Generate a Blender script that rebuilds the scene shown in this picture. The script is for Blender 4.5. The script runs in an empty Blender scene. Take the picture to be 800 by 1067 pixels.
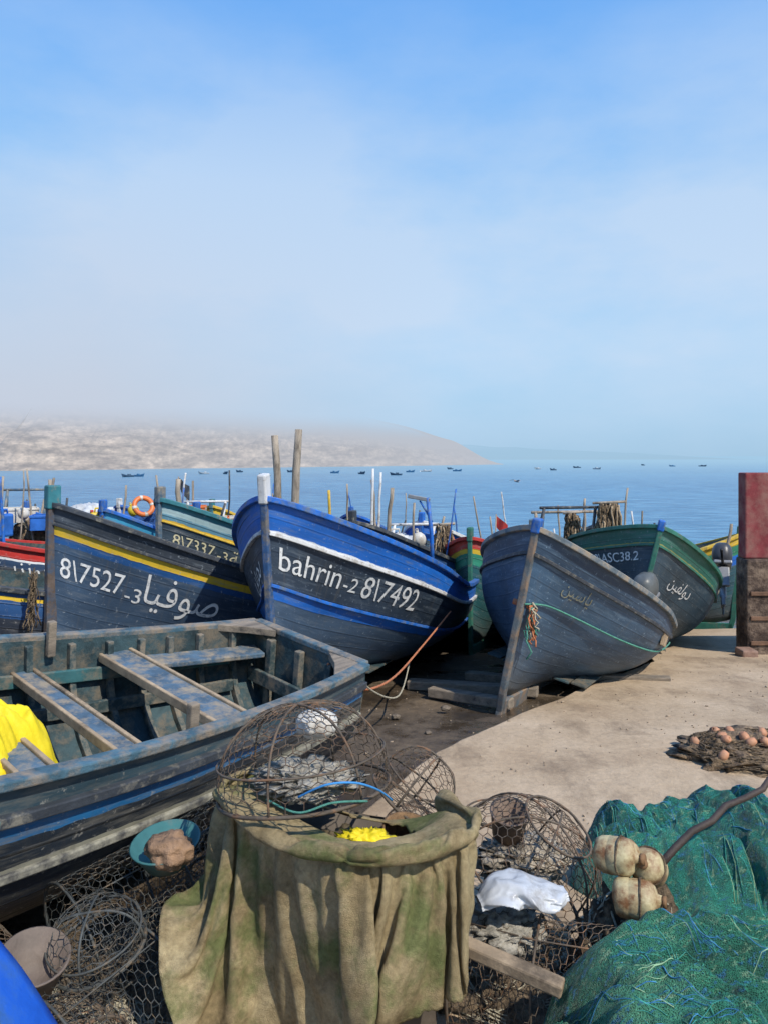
import bpy, math, random
from mathutils import Vector, Matrix, noise
random.seed(7)
scene = bpy.context.scene
COL = scene.collection
R = math.radians

# ------------------------------------------------------------------ materials
def ramp(nt, fac, stops, interp='LINEAR'):
    r = nt.nodes.new('ShaderNodeValToRGB')
    r.color_ramp.interpolation = interp
    el = r.color_ramp.elements
    while len(el) > 1:
        el.remove(el[-1])
    el[0].position = stops[0][0]
    c = stops[0][1]
    el[0].color = (*c, 1) if len(c) == 3 else c
    for p, c in stops[1:]:
        e = el.new(p)
        e.color = (*c, 1) if len(c) == 3 else c
    nt.links.new(fac, r.inputs[0])
    return r.outputs[0]

def mix(nt, fac, a, b, mode='MIX'):
    m = nt.nodes.new('ShaderNodeMix')
    m.data_type = 'RGBA'
    m.blend_type = mode
    for sock, v in ((m.inputs[0], fac), (m.inputs[6], a), (m.inputs[7], b)):
        if isinstance(v, (int, float)):
            sock.default_value = v
        elif isinstance(v, tuple):
            sock.default_value = (*v, 1) if len(v) == 3 else v
        else:
            nt.links.new(v, sock)
    return m.outputs[2]

def math_n(nt, op, a, b=None, c=None):
    m = nt.nodes.new('ShaderNodeMath')
    m.operation = op
    for i, v in enumerate((a, b, c)):
        if v is None:
            continue
        if isinstance(v, (int, float)):
            m.inputs[i].default_value = v
        else:
            nt.links.new(v, m.inputs[i])
    return m.outputs[0]

def noise_n(nt, vec, scale, detail=6, rough=.6, sc=None):
    if sc is not None:
        mp = nt.nodes.new('ShaderNodeMapping')
        mp.inputs['Scale'].default_value = sc
        nt.links.new(vec, mp.inputs[0])
        vec = mp.outputs[0]
    n = nt.nodes.new('ShaderNodeTexNoise')
    n.inputs['Scale'].default_value = scale
    n.inputs['Detail'].default_value = detail
    n.inputs['Roughness'].default_value = rough
    nt.links.new(vec, n.inputs['Vector'])
    return n.outputs[0]

W3 = lambda x: (x, x, x)
MATS = {}
def M(name, base, rough=.75, var=.35, scale=5, bump=.3, bscale=45, dirt=None, damt=.5,
      dscale=3, metal=0, sc=None, spec=.4, dist=.01):
    if name in MATS:
        return MATS[name]
    m = bpy.data.materials.new(name)
    m.use_nodes = True
    nt = m.node_tree
    b = nt.nodes['Principled BSDF']
    tc = nt.nodes.new('ShaderNodeTexCoord').outputs['Object']
    n1 = noise_n(nt, tc, scale, 7, .65, sc)
    lo = tuple(c * (1 - var) for c in base)
    hi = tuple(min(1, c * (1 + var)) for c in base)
    col = ramp(nt, n1, [(.3, lo), (.7, hi)])
    if dirt:
        n2 = noise_n(nt, tc, dscale, 8, .7, sc)
        f = ramp(nt, n2, [(.62 - damt * .3, W3(0)), (.72 - damt * .15, W3(1))])
        col = mix(nt, f, col, dirt)
    nt.links.new(col, b.inputs['Base Color'])
    b.inputs['Roughness'].default_value = rough
    b.inputs['Metallic'].default_value = metal
    b.inputs['Specular IOR Level'].default_value = spec
    if bump:
        nb = noise_n(nt, tc, bscale, 6, .7, sc)
        bp = nt.nodes.new('ShaderNodeBump')
        bp.inputs['Strength'].default_value = bump
        bp.inputs['Distance'].default_value = dist
        nt.links.new(nb, bp.inputs['Height'])
        nt.links.new(bp.outputs[0], b.inputs['Normal'])
    MATS[name] = m
    return m

def hullmat(name, bands, wear=(.22, .22, .22), wamt=.5, planks=11, rough=.5, grime=(.13, .12, .10), gh=.22, seamk=.4):
    """bands: [(v_start, colour)...] over the hull's height parameter (UV v)."""
    m = bpy.data.materials.new(name)
    m.use_nodes = True
    nt = m.node_tree
    b = nt.nodes['Principled BSDF']
    uv = nt.nodes.new('ShaderNodeTexCoord').outputs['UV']
    ob = nt.nodes.new('ShaderNodeTexCoord').outputs['Object']
    sp = nt.nodes.new('ShaderNodeSeparateXYZ')
    nt.links.new(uv, sp.inputs[0])
    v = sp.outputs[1]
    wob = noise_n(nt, ob, 9, 3, .5)
    vv = math_n(nt, 'ADD', v, math_n(nt, 'MULTIPLY', math_n(nt, 'SUBTRACT', wob, .5), .018))
    col = ramp(nt, vv, bands, 'CONSTANT')
    nA = noise_n(nt, uv, 1.0, 6, .6, (1.6, 5, 1))
    col = mix(nt, .85, col, ramp(nt, nA, [(.3, W3(.6)), (.7, W3(1.5))]), 'MULTIPLY')
    nB = noise_n(nt, uv, 1.0, 9, .72, (3.0, 26, 1))
    f = ramp(nt, nB, [(.60 - wamt * .16, W3(0)), (.78 - wamt * .12, W3(.75))])
    col = mix(nt, f, col, wear)
    nD = noise_n(nt, uv, 1.0, 7, .7, (22, 2.2, 1))
    f = ramp(nt, nD, [(.55, W3(0)), (.75, W3(.45))])
    col = mix(nt, f, col, grime)
    nC = noise_n(nt, ob, 26, 8, .75)
    f = ramp(nt, nC, [(.60, W3(0)), (.64, W3(.6))])
    col = mix(nt, f, col, tuple(min(1, c * 1.6 + .06) for c in wear))
    g = ramp(nt, math_n(nt, 'ADD', v, math_n(nt, 'MULTIPLY', nA, .25)), [(gh * .5, W3(.8)), (gh + .25, W3(0))])
    col = mix(nt, g, col, grime)
    fr = math_n(nt, 'FRACT', math_n(nt, 'MULTIPLY', v, planks))
    seam = ramp(nt, fr, [(0, W3(0)), (.04, W3(0)), (.09, W3(1)), (.95, W3(1)), (1, W3(0))])
    col = mix(nt, seamk, col, seam, 'MULTIPLY')
    nt.links.new(col, b.inputs['Base Color'])
    b.inputs['Roughness'].default_value = rough
    b.inputs['Specular IOR Level'].default_value = .45
    h = math_n(nt, 'ADD', math_n(nt, 'MULTIPLY', seam, 1.5 * seamk), math_n(nt, 'MULTIPLY', nB, .6))
    h = math_n(nt, 'ADD', h, math_n(nt, 'MULTIPLY', nC, .35))
    bp = nt.nodes.new('ShaderNodeBump')
    bp.inputs['Strength'].default_value = .6
    bp.inputs['Distance'].default_value = .008
    nt.links.new(h, bp.inputs['Height'])
    nt.links.new(bp.outputs[0], b.inputs['Normal'])
    return m

DARK = (.022, .034, .052)
BLUE = (.012, .115, .45)
NAVY = (.02, .07, .19)
YEL = (.60, .40, .03)
WHITE = (.62, .64, .66)
CREAM = (.40, .38, .30)

# ------------------------------------------------------------------ mesh helpers
def mk(name, verts, faces, mat=None, parent=None, smooth=True, uvs=None, bevel=0):
    me = bpy.data.meshes.new(name)
    me.from_pydata([tuple(v) for v in verts], [], faces)
    me.update()
    if uvs is not None:
        l = me.uv_layers.new(name='UVMap')
        for lp in me.loops:
            l.data[lp.index].uv = uvs[lp.vertex_index]
    if smooth:
        me.polygons.foreach_set('use_smooth', [True] * len(me.polygons))
    if mat:
        me.materials.append(mat)
    o = bpy.data.objects.new(name, me)
    COL.objects.link(o)
    if parent:
        o.parent = parent
    if bevel:
        bv = o.modifiers.new('bevel', 'BEVEL')
        bv.width = bevel
        bv.segments = 2
        bv.limit_method = 'ANGLE'
    return o

def tag(o, label, cat, group=None):
    o['label'] = label
    o['category'] = cat
    if group:
        o['group'] = group
    return o

def thing(name, label, cat, loc=(0, 0, 0), rot=(0, 0, 0), group=None):
    e = bpy.data.objects.new(name, None)
    e.empty_display_size = .1
    e.location = loc
    e.rotation_euler = rot
    COL.objects.link(e)
    return tag(e, label, cat, group)

def structure(o):
    o['kind'] = 'structure'
    return o

def box(c, s, rot=None):
    vs = []
    for x in (-.5, .5):
        for y in (-.5, .5):
            for z in (-.5, .5):
                p = Vector((x * s[0], y * s[1], z * s[2]))
                if rot:
                    p = rot @ p
                vs.append(p + Vector(c))
    f = [(0, 1, 3, 2), (4, 6, 7, 5), (0, 4, 5, 1), (2, 3, 7, 6), (0, 2, 6, 4), (1, 5, 7, 3)]
    return vs, f

def join(*parts):
    V, F = [], []
    for v, f in parts:
        o = len(V)
        V += list(v)
        F += [tuple(i + o for i in q) for q in f]
    return V, F

def frames(pts):
    pts = [Vector(p) for p in pts]
    T = []
    for i in range(len(pts)):
        a = pts[max(0, i - 1)]
        b = pts[min(len(pts) - 1, i + 1)]
        t = (b - a)
        T.append(t.normalized() if t.length > 1e-9 else Vector((0, 0, 1)))
    return pts, T

def tube(pts, r, n=7, closed=False):
    pts, T = frames(pts)
    if closed:
        k = len(pts)
        T = [(pts[(i + 1) % k] - pts[i - 1]).normalized() for i in range(k)]
    up = Vector((0, 0, 1)) if abs(T[0].z) < .9 else Vector((1, 0, 0))
    nrm = T[0].cross(up).normalized()
    V, F = [], []
    for i, (p, t) in enumerate(zip(pts, T)):
        nrm = (nrm - t * nrm.dot(t))
        nrm = nrm.normalized() if nrm.length > 1e-6 else t.orthogonal().normalized()
        bn = t.cross(nrm)
        rr = r[i] if isinstance(r, (list, tuple)) else r
        for k in range(n):
            a = 2 * math.pi * k / n
            V.append(p + nrm * (rr * math.cos(a)) + bn * (rr * math.sin(a)))
    m = len(pts)
    for i in range(m if closed else m - 1):
        j = (i + 1) % m
        for k in range(n):
            F.append((i * n + k, i * n + (k + 1) % n, j * n + (k + 1) % n, j * n + k))
    if not closed:
        F.append(tuple(range(n))[::-1])
        F.append(tuple((m - 1) * n + k for k in range(n)))
    return V, F

def sweep(pts, w, h, up=(0, 0, 1)):
    pts, T = frames(pts)
    up = Vector(up)
    V, F = [], []
    for p, t in zip(pts, T):
        s = t.cross(up)
        s = s.normalized() if s.length > 1e-6 else Vector((0, 1, 0))
        u = s.cross(t).normalized()
        for a, b in ((-1, -1), (1, -1), (1, 1), (-1, 1)):
            V.append(p + s * (a * w / 2) + u * (b * h / 2))
    m = len(pts)
    for i in range(m - 1):
        for k in range(4):
            F.append((i * 4 + k, i * 4 + (k + 1) % 4, i * 4 + 4 + (k + 1) % 4, i * 4 + 4 + k))
    F.append((3, 2, 1, 0))
    F.append(tuple((m - 1) * 4 + k for k in range(4)))
    return V, F

def smooth_path(P, n=8, closed=False):
    P = [Vector(p) for p in P]
    out = []
    k = len(P)
    rng = range(k) if closed else range(k - 1)
    for i in rng:
        if closed:
            p0, p1, p2, p3 = P[i - 1], P[i], P[(i + 1) % k], P[(i + 2) % k]
        else:
            p0, p1, p2, p3 = P[max(0, i - 1)], P[i], P[i + 1], P[min(k - 1, i + 2)]
        for j in range(n):
            t = j / n
            out.append(.5 * ((2 * p1) + (-p0 + p2) * t + (2 * p0 - 5 * p1 + 4 * p2 - p3) * t * t
                             + (-p0 + 3 * p1 - 3 * p2 + p3) * t ** 3))
    if not closed:
        out.append(P[-1])
    return out

def rough_path(a, b, sag=0, n=14, j=.01, seed=0):
    a, b = Vector(a), Vector(b)
    out = []
    for i in range(n + 1):
        t = i / n
        p = a.lerp(b, t)
        p.z -= sag * 4 * t * (1 - t)
        p += noise.noise_vector(Vector((t * 5 + seed, seed * 1.7, 0))) * j
        out.append(p)
    return out

def blob(r, seed=0, amp=.2, fr=2.0, nu=36, nv=20, ridged=False, zmin=None, power=1.0):
    V, F = [], []
    for i in range(nv + 1):
        ph = math.pi * i / nv
        for j in range(nu):
            th = 2 * math.pi * j / nu
            d = Vector((math.sin(ph) * math.cos(th), math.sin(ph) * math.sin(th), math.cos(ph)))
            if power != 1:
                d = Vector([math.copysign(abs(c) ** power, c) for c in d])
            q = d * fr + Vector((seed * 3.1, seed * 1.3, seed * 7.7))
            k = noise.fractal(q, 1.0, 2.1, 4)
            if ridged:
                k = 1 - 2 * abs(noise.noise(q * 1.3)) + .5 * k - .5
            s = 1 + amp * k
            p = Vector((d.x * r[0] * s, d.y * r[1] * s, d.z * r[2] * s))
            if zmin is not None and p.z < zmin:
                p.z = zmin
            V.append(p)
    for i in range(nv):
        for j in range(nu):
            F.append((i * nu + j, (i + 1) * nu + j, (i + 1) * nu + (j + 1) % nu, i * nu + (j + 1) % nu))
    return V, F

def lathe(prof, n=24):
    V, F = [], []
    for r, z in prof:
        for k in range(n):
            a = 2 * math.pi * k / n
            V.append(Vector((r * math.cos(a), r * math.sin(a), z)))
    for i in range(len(prof) - 1):
        for k in range(n):
            F.append((i * n + k, i * n + (k + 1) % n, (i + 1) * n + (k + 1) % n, (i + 1) * n + k))
    return V, F

def sm(a, b, x):
    t = max(0, min(1, (x - a) / (b - a)))
    return t * t * (3 - 2 * t)

def gz(x, y):
    t = max(0, y - 5.5)
    return -.12 * (t * t / (t + 1))

# ------------------------------------------------------------------ world, sun
world = bpy.data.worlds.new('World')
scene.world = world
world.use_nodes = True
nt = world.node_tree
bg = nt.nodes['Background']
SUN_EL, SUN_AZ = 48, 140   # azimuth clockwise from +Y
sky = nt.nodes.new('ShaderNodeTexSky')
sky.sky_type = 'NISHITA'
sky.sun_disc = False
sky.sun_elevation = R(SUN_EL)
sky.sun_rotation = R(SUN_AZ)
sky.air_density = 1.2
sky.dust_density = 2.5
tcw = nt.nodes.new('ShaderNodeTexCoord').outputs['Generated']
spw = nt.nodes.new('ShaderNodeSeparateXYZ')
nt.links.new(tcw, spw.inputs[0])
K = 11.4
def sk(r, g, b):
    f = lambda c: ((c / 255 + .055) / 1.055) ** 2.4 if c > 10 else c / 255 / 12.92
    return tuple(f(c) for c in (r, g, b))
zr = ramp(nt, spw.outputs[2], [(0.0, sk(158, 194, 221)), (.04, sk(163, 200, 229)), (.14, sk(160, 203, 238)),
                               (.30, sk(136, 190, 239)), (.44, sk(107, 172, 239)), (.60, sk(84, 153, 233)), (1, sk(70, 135, 220))])
nz = noise_n(nt, tcw, 1.7, 7, .55, (1, 1, 2.2))
cl = ramp(nt, nz, [(.40, W3(0)), (.64, W3(.85))])
lowmask = ramp(nt, spw.outputs[2], [(.0, W3(.35)), (.12, W3(1)), (.33, W3(.85)), (.50, W3(.28)), (.62, W3(.12))])
clm = math_n(nt, 'MULTIPLY', cl, lowmask)
zr = mix(nt, clm, zr, sk(196, 214, 236))
leftm = ramp(nt, math_n(nt, 'ADD', math_n(nt, 'MULTIPLY', spw.outputs[0], -1.0), .5), [(.42, W3(0)), (.85, W3(1))])
lowl = ramp(nt, spw.outputs[2], [(.0, W3(.95)), (.08, W3(.85)), (.34, W3(.0))])
zr = mix(nt, math_n(nt, 'MULTIPLY', leftm, lowl), zr, sk(192, 198, 213))
vm = nt.nodes.new('ShaderNodeVectorMath')
vm.operation = 'SCALE'
vm.inputs['Scale'].default_value = K
nt.links.new(zr, vm.inputs[0])
fin = mix(nt, .92, sky.outputs[0], vm.outputs[0])
nt.links.new(fin, bg.inputs['Color'])
bg.inputs['Strength'].default_value = 0.1

sun = bpy.data.lights.new('sun', 'SUN')
sun.energy = 4.7
sun.angle = R(.6)
sun.color = (1, .93, .82)
so = bpy.data.objects.new('sun', sun)
COL.objects.link(so)
az = R(SUN_AZ)
el = R(SUN_EL)
sd = Vector((math.sin(az) * math.cos(el), math.cos(az) * math.cos(el), math.sin(el)))
so.rotation_euler = (-sd).to_track_quat('-Z', 'Y').to_euler()

# ------------------------------------------------------------------ camera
cam = bpy.data.cameras.new('camera')
cam.sensor_fit = 'VERTICAL'
cam.sensor_height = 36
cam.sensor_width = 27
cam.lens = 27
cam.shift_y = -.0548
cam.clip_end = 20000
co = bpy.data.objects.new('camera', cam)
co.location = (0, 0, 2.2)
co.rotation_euler = (R(90), 0, 0)
COL.objects.link(co)
scene.camera = co
scene.view_settings.view_transform = 'Standard'
scene.view_settings.look = 'None'
scene.view_settings.exposure = 0

# ------------------------------------------------------------------ sea
SEA = -2.4
m = bpy.data.materials.new('sea_water_painted_haze')
m.use_nodes = True
nt = m.node_tree
b = nt.nodes['Principled BSDF']
out = nt.nodes['Material Output']
tc = nt.nodes.new('ShaderNodeTexCoord').outputs['Object']
sp = nt.nodes.new('ShaderNodeSeparateXYZ')
nt.links.new(tc, sp.inputs[0])
n1 = noise_n(nt, tc, .03, 4, .5, (.4, 1, 1))
col = ramp(nt, n1, [(.3, (.016, .105, .215)), (.7, (.038, .165, .29))])
n2 = noise_n(nt, tc, .9, 8, .65, (.35, 1, 1))
col = mix(nt, ramp(nt, n2, [(.42, W3(0)), (.66, W3(.75))]), col, (.14, .34, .48))
nt.links.new(col, b.inputs['Base Color'])
b.inputs['Roughness'].default_value = .25
b.inputs['Specular IOR Level'].default_value = .35
bp = nt.nodes.new('ShaderNodeBump')
bp.inputs['Strength'].default_value = 1.0
bp.inputs['Distance'].default_value = .3
n3 = noise_n(nt, tc, 1.4, 8, .6, (.5, 1, 1))
nt.links.new(n3, bp.inputs['Height'])
nt.links.new(bp.outputs[0], b.inputs['Normal'])
em = nt.nodes.new('ShaderNodeEmission')  # distance haze painted into the water as a glow, stronger far out
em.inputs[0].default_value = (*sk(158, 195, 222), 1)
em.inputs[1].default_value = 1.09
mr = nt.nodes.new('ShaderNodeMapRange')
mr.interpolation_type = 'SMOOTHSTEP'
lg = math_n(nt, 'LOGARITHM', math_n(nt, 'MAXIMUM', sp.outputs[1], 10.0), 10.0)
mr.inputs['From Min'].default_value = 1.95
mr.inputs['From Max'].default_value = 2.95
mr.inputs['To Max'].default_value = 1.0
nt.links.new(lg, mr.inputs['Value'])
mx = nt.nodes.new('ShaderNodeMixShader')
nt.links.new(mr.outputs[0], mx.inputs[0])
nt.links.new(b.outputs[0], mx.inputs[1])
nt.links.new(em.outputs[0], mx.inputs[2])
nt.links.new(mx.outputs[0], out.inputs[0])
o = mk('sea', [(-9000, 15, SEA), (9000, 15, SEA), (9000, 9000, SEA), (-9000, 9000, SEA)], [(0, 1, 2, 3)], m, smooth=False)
structure(o)

# ------------------------------------------------------------------ ground
m = bpy.data.materials.new('muddy_sand')
m.use_nodes = True
nt = m.node_tree
b = nt.nodes['Principled BSDF']
tc = nt.nodes.new('ShaderNodeTexCoord').outputs['Object']
n1 = noise_n(nt, tc, 1.1, 9, .7)
n2 = noise_n(nt, tc, 14, 8, .75)
col = ramp(nt, n1, [(.40, (.050, .038, .028)), (.53, (.10, .074, .048)), (.70, (.20, .148, .095))])
col = mix(nt, .6, col, ramp(nt, n2, [(.3, W3(.5)), (.7, W3(1.3))]), 'MULTIPLY')
nt.links.new(col, b.inputs['Base Color'])
nt.links.new(ramp(nt, n1, [(.46, W3(.08)), (.54, W3(.75))]), b.inputs['Roughness'])
bp = nt.nodes.new('ShaderNodeBump')
bp.inputs['Strength'].default_value = .7
bp.inputs['Distance'].default_value = .03
nt.links.new(mix(nt, ramp(nt, n1, [(.46, W3(0)), (.55, W3(1))]), W3(.4), n2), bp.inputs['Height'])
nt.links.new(bp.outputs[0], b.inputs['Normal'])
V, F = [], []
xs = [-90, -50, -25, -12] + [-8 + .25 * i for i in range(65)] + [12, 25, 50, 90]
ys = [-30, -12, -4] + [.25 * i for i in range(0, 60)] + [15 + i for i in range(0, 20)]
for y in ys:
    for x in xs:
        z = gz(x, y) + .035 * noise.noise(Vector((x * .9, y * .9, 0))) + .012 * noise.noise(Vector((x * 4, y * 4, 2)))
        V.append((x, y, z))
nx = len(xs)
for i in range(len(ys) - 1):
    for j in range(nx - 1):
        F.append((i * nx + j, i * nx + j + 1, (i + 1) * nx + j + 1, (i + 1) * nx + j))
structure(mk('ground', V, F, m))

m = bpy.data.materials.new('sandy_concrete')
m.use_nodes = True
nt = m.node_tree
b = nt.nodes['Principled BSDF']
tc = nt.nodes.new('ShaderNodeTexCoord').outputs['Object']
n1 = noise_n(nt, tc, .9, 9, .68)
n2 = noise_n(nt, tc, 22, 8, .75)
n4 = noise_n(nt, tc, 1.7, 9, .72, (1, .6, 1))
n5 = noise_n(nt, tc, 6, 8, .7)
col = ramp(nt, n1, [(.3, (.32, .225, .14)), (.48, (.44, .33, .215)), (.7, (.56, .435, .30))])
col = mix(nt, .5, col, ramp(nt, n2, [(.3, W3(.62)), (.7, W3(1.25))]), 'MULTIPLY')
col = mix(nt, ramp(nt, n4, [(.51, W3(0)), (.64, W3(.65))]), col, (.19, .135, .085))
col = mix(nt, ramp(nt, n5, [(.59, W3(0)), (.73, W3(.55))]), col, (.15, .115, .08))
nt.links.new(col, b.inputs['Base Color'])
b.inputs['Roughness'].default_value = .9
bp = nt.nodes.new('ShaderNodeBump')
bp.inputs['Strength'].default_value = .7
bp.inputs['Distance'].default_value = .015
nt.links.new(math_n(nt, 'ADD', n2, n5), bp.inputs['Height'])
nt.links.new(bp.outputs[0], b.inputs['Normal'])
edge = [(-8, -1.6), (2, -1.0), (3.5, -.6), (4.6, -.12), (5.4, .30), (6.7, 1.28), (9.3, 3.25), (12, 4.1), (13.5, 4.4)]
def xl(y):
    for (a, xa), (b_, xb) in zip(edge, edge[1:]):
        if a <= y <= b_:
            return xa + (xb - xa) * (y - a) / (b_ - a)
    return edge[-1][1]
V, F = [], []
NY, NX = 160, 70
for i in range(NY + 1):
    y = min(-8 + 21.0 * i / NY, 13.0)
    x0 = xl(y) + .02 * noise.noise(Vector((y * 2.3, 0, 0))) + .02 * noise.noise(Vector((y * 7, 3, 0)))
    V.append((x0 - .02, y, gz(x0, y) - .1))
    V.append((x0, y, gz(x0, y) + .05))
    for j in range(NX + 1):
        t = (j + .5) / (NX + .5)
        x = x0 + (30 - x0) * t ** 2
        V.append((x, y, gz(x, y) + .065 + .014 * noise.noise(Vector((x * 1.5, y * 1.5, 5)))))
w = NX + 3
for i in range(NY):
    for j in range(w - 1):
        F.append((i * w + j, i * w + j + 1, (i + 1) * w + j + 1, (i + 1) * w + j))
structure(mk('pavement', V, F, m))

V, F = [], []
for k in range(1300):
    y = random.uniform(2.6, 11)
    x = random.uniform(-.6 * y, .62 * y)
    s = random.uniform(.003, .010) if random.random() < .94 else random.uniform(.012, .022)
    z = gz(x, y) + (.068 if x > xl(y) else .012)
    bv, bf = box((x, y, z), (s * 1.5, s, s * .7), Matrix.Rotation(random.random() * 6, 3, 'Z') @ Matrix.Rotation(random.random(), 3, 'X'))
    V, F = join((V, F), (bv, bf))
o = mk('pebbles', V, F, M('pebble', (.30, .23, .16), var=.6, scale=3))
o['kind'] = 'stuff'
tag(o, 'small pebbles and grit scattered over the sandy concrete', 'pebbles')

# ------------------------------------------------------------------ cliffs
def cliff_material(name, lo, hi, haze, hamt, z0, z1, zn=.35, dh=.46):
    m = bpy.data.materials.new(name)
    m.use_nodes = True
    nt = m.node_tree
    b = nt.nodes['Principled BSDF']
    out = nt.nodes['Material Output']
    tc = nt.nodes.new('ShaderNodeTexCoord').outputs['Object']
    s = nt.nodes.new('ShaderNodeSeparateXYZ')
    nt.links.new(tc, s.inputs[0])
    n1 = noise_n(nt, tc, .09, 9, .68, (1, .6, 4.5))
    n2 = noise_n(nt, tc, .5, 8, .7, (1, .5, 1.5))
    col = ramp(nt, n1, [(.38, lo), (.60, hi)])
    col = mix(nt, .8, col, ramp(nt, n2, [(.35, W3(.3)), (.65, W3(1.4))]), 'MULTIPLY')
    nt.links.new(col, b.inputs['Base Color'])
    b.inputs['Roughness'].default_value = 1
    b.inputs['Specular IOR Level'].default_value = 0
    em = nt.nodes.new('ShaderNodeEmission')  # aerial haze painted into the rock as emission, denser far off and higher
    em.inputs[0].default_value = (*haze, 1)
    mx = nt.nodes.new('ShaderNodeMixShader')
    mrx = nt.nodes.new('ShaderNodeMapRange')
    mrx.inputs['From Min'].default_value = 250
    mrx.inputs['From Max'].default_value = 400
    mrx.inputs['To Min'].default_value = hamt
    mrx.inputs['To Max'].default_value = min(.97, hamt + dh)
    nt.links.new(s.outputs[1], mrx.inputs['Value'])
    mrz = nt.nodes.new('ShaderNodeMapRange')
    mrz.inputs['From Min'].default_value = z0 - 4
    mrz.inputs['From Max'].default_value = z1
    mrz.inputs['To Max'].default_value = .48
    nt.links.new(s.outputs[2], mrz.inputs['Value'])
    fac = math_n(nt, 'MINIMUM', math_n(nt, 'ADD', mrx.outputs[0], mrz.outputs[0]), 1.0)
    nt.links.new(fac, mx.inputs[0])
    nt.links.new(b.outputs[0], mx.inputs[1])
    nt.links.new(em.outputs[0], mx.inputs[2])
    tr = nt.nodes.new('ShaderNodeBsdfTransparent')  # tops fade to transparent, imitating mist
    mx2 = nt.nodes.new('ShaderNodeMixShader')
    n3 = noise_n(nt, tc, .022, 4, .5, (1, .3, 1.0))
    zz = math_n(nt, 'ADD', s.outputs[2], math_n(nt, 'MULTIPLY', math_n(nt, 'SUBTRACT', n3, .5), (z1 - z0) * zn))
    mr = nt.nodes.new('ShaderNodeMapRange')
    mr.interpolation_type = 'SMOOTHSTEP'
    mr.inputs['From Min'].default_value = z0
    mr.inputs['From Max'].default_value = z1
    nt.links.new(zz, mr.inputs['Value'])
    nt.links.new(mr.outputs[0], mx2.inputs[0])
    nt.links.new(mx.outputs[0], mx2.inputs[1])
    nt.links.new(tr.outputs[0], mx2.inputs[2])
    nt.links.new(mx2.outputs[0], out.inputs[0])
    return m

def cliff(name, x0, x1, yfun, hfun, depth, mat, nxx=320, nyy=40, g=7.5):
    V, F = [], []
    for i in range(nxx + 1):
        x = x0 + (x1 - x0) * i / nxx
        for j in range(nyy + 1):
            t = j / nyy
            y = yfun(x) + depth * t
            prof = .42 * sm(0, .16, t) + .58 * sm(.14, .62, t)
            gl = abs(noise.noise(Vector((x * .10, t * .6, 4)))) + .6 * abs(noise.noise(Vector((x * .28, t * 1.2, 8))))
            H = hfun(x)
            h = H * prof * (1 + .10 * noise.noise(Vector((x * .03, 0, 3)))) - g * gl * math.sin(math.pi * min(1, t / .62)) ** .8 * min(1, H / 18)
            yy = y + 12 * noise.noise(Vector((x * .05, 9, 0))) * (1 - t)
            V.append((x, yy, SEA - .3 + max(0, h)))
    w = nyy + 1
    for i in range(nxx):
        for j in range(nyy):
            F.append((i * w + j, (i + 1) * w + j, (i + 1) * w + j + 1, i * w + j + 1))
    return structure(mk(name, V, F, mat))

cm = cliff_material('cliff_painted_haze', (.14, .10, .075), (.52, .40, .29), sk(188, 194, 205), .50, 9, 22)
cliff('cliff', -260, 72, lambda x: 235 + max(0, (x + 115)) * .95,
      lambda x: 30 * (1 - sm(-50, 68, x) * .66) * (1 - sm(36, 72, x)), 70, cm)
cm2 = cliff_material('far_hills', (.20, .18, .18), (.35, .32, .31), sk(162, 197, 223), .96, 4, 30, .5)  # almost entirely painted haze, little rock colour left
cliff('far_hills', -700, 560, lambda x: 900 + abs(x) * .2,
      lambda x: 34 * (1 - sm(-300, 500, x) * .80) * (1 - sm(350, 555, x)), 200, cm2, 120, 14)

# ------------------------------------------------------------------ boats
class Hull:
    def __init__(s, L=4.6, B=.95, hb=1.65, hm=.95, hs=1.0, rake=.22, bt=.75, smx=.48, p=.62, keel=.1, sg=.62, ge=2.0):
        s.L, s.B, s.hb, s.hm, s.hs, s.rake, s.bt, s.smx, s.p, s.keel, s.sg, s.ge = L, B, hb, hm, hs, rake, bt, smx, p, keel, sg, ge
    def b(s, t):
        if t < s.smx:
            return s.B * math.sin(t / s.smx * math.pi / 2) ** s.p if t > 0 else 0
        return s.B * (1 - (1 - s.bt) * ((t - s.smx) / (1 - s.smx)) ** 2)
    def g(s, t):
        if t < s.sg:
            return s.hm + (s.hb - s.hm) * (1 - t / s.sg) ** s.ge
        return s.hm + (s.hs - s.hm) * ((t - s.sg) / max(1e-6, 1 - s.sg)) ** 2
    def k(s, t):
        return s.keel + .10 * max(0, 1 - t / .12) ** 2 + .05 * max(0, (t - .7) / .3) ** 2
    def S(s, t, v, side, inset=0.0):
        q = sm(0, .5, t)
        a = 1.0 + 1.6 * q
        c = 1.0 + .38 * q
        yf = 1 - (1 - v) ** a
        yf *= 1 - .34 * (1 - v) * (1 - sm(0, .34, t))
        zf = v ** c
        y = max(0.0, s.b(t) * yf - inset * min(1, t * 12))
        z = s.k(t) + (s.g(t) - s.k(t)) * zf + inset * (1 - v)
        x = t * s.L - s.rake * zf * (1 - t) ** 3 + inset * (1 - t) * 1.5
        return Vector((x, side * y, z))
    def off(s, t, v, side, d):
        e = .004
        t0, v0 = min(max(t, e), 1 - e), min(max(v, e), 1 - e)
        du = s.S(t0 + e, v0, side) - s.S(t0 - e, v0, side)
        dv = s.S(t0, v0 + e, side) - s.S(t0, v0 - e, side)
        n = du.cross(dv).normalized()
        if n.y * side < 0:
            n = -n
        return s.S(t, v, side) + n * d

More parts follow.
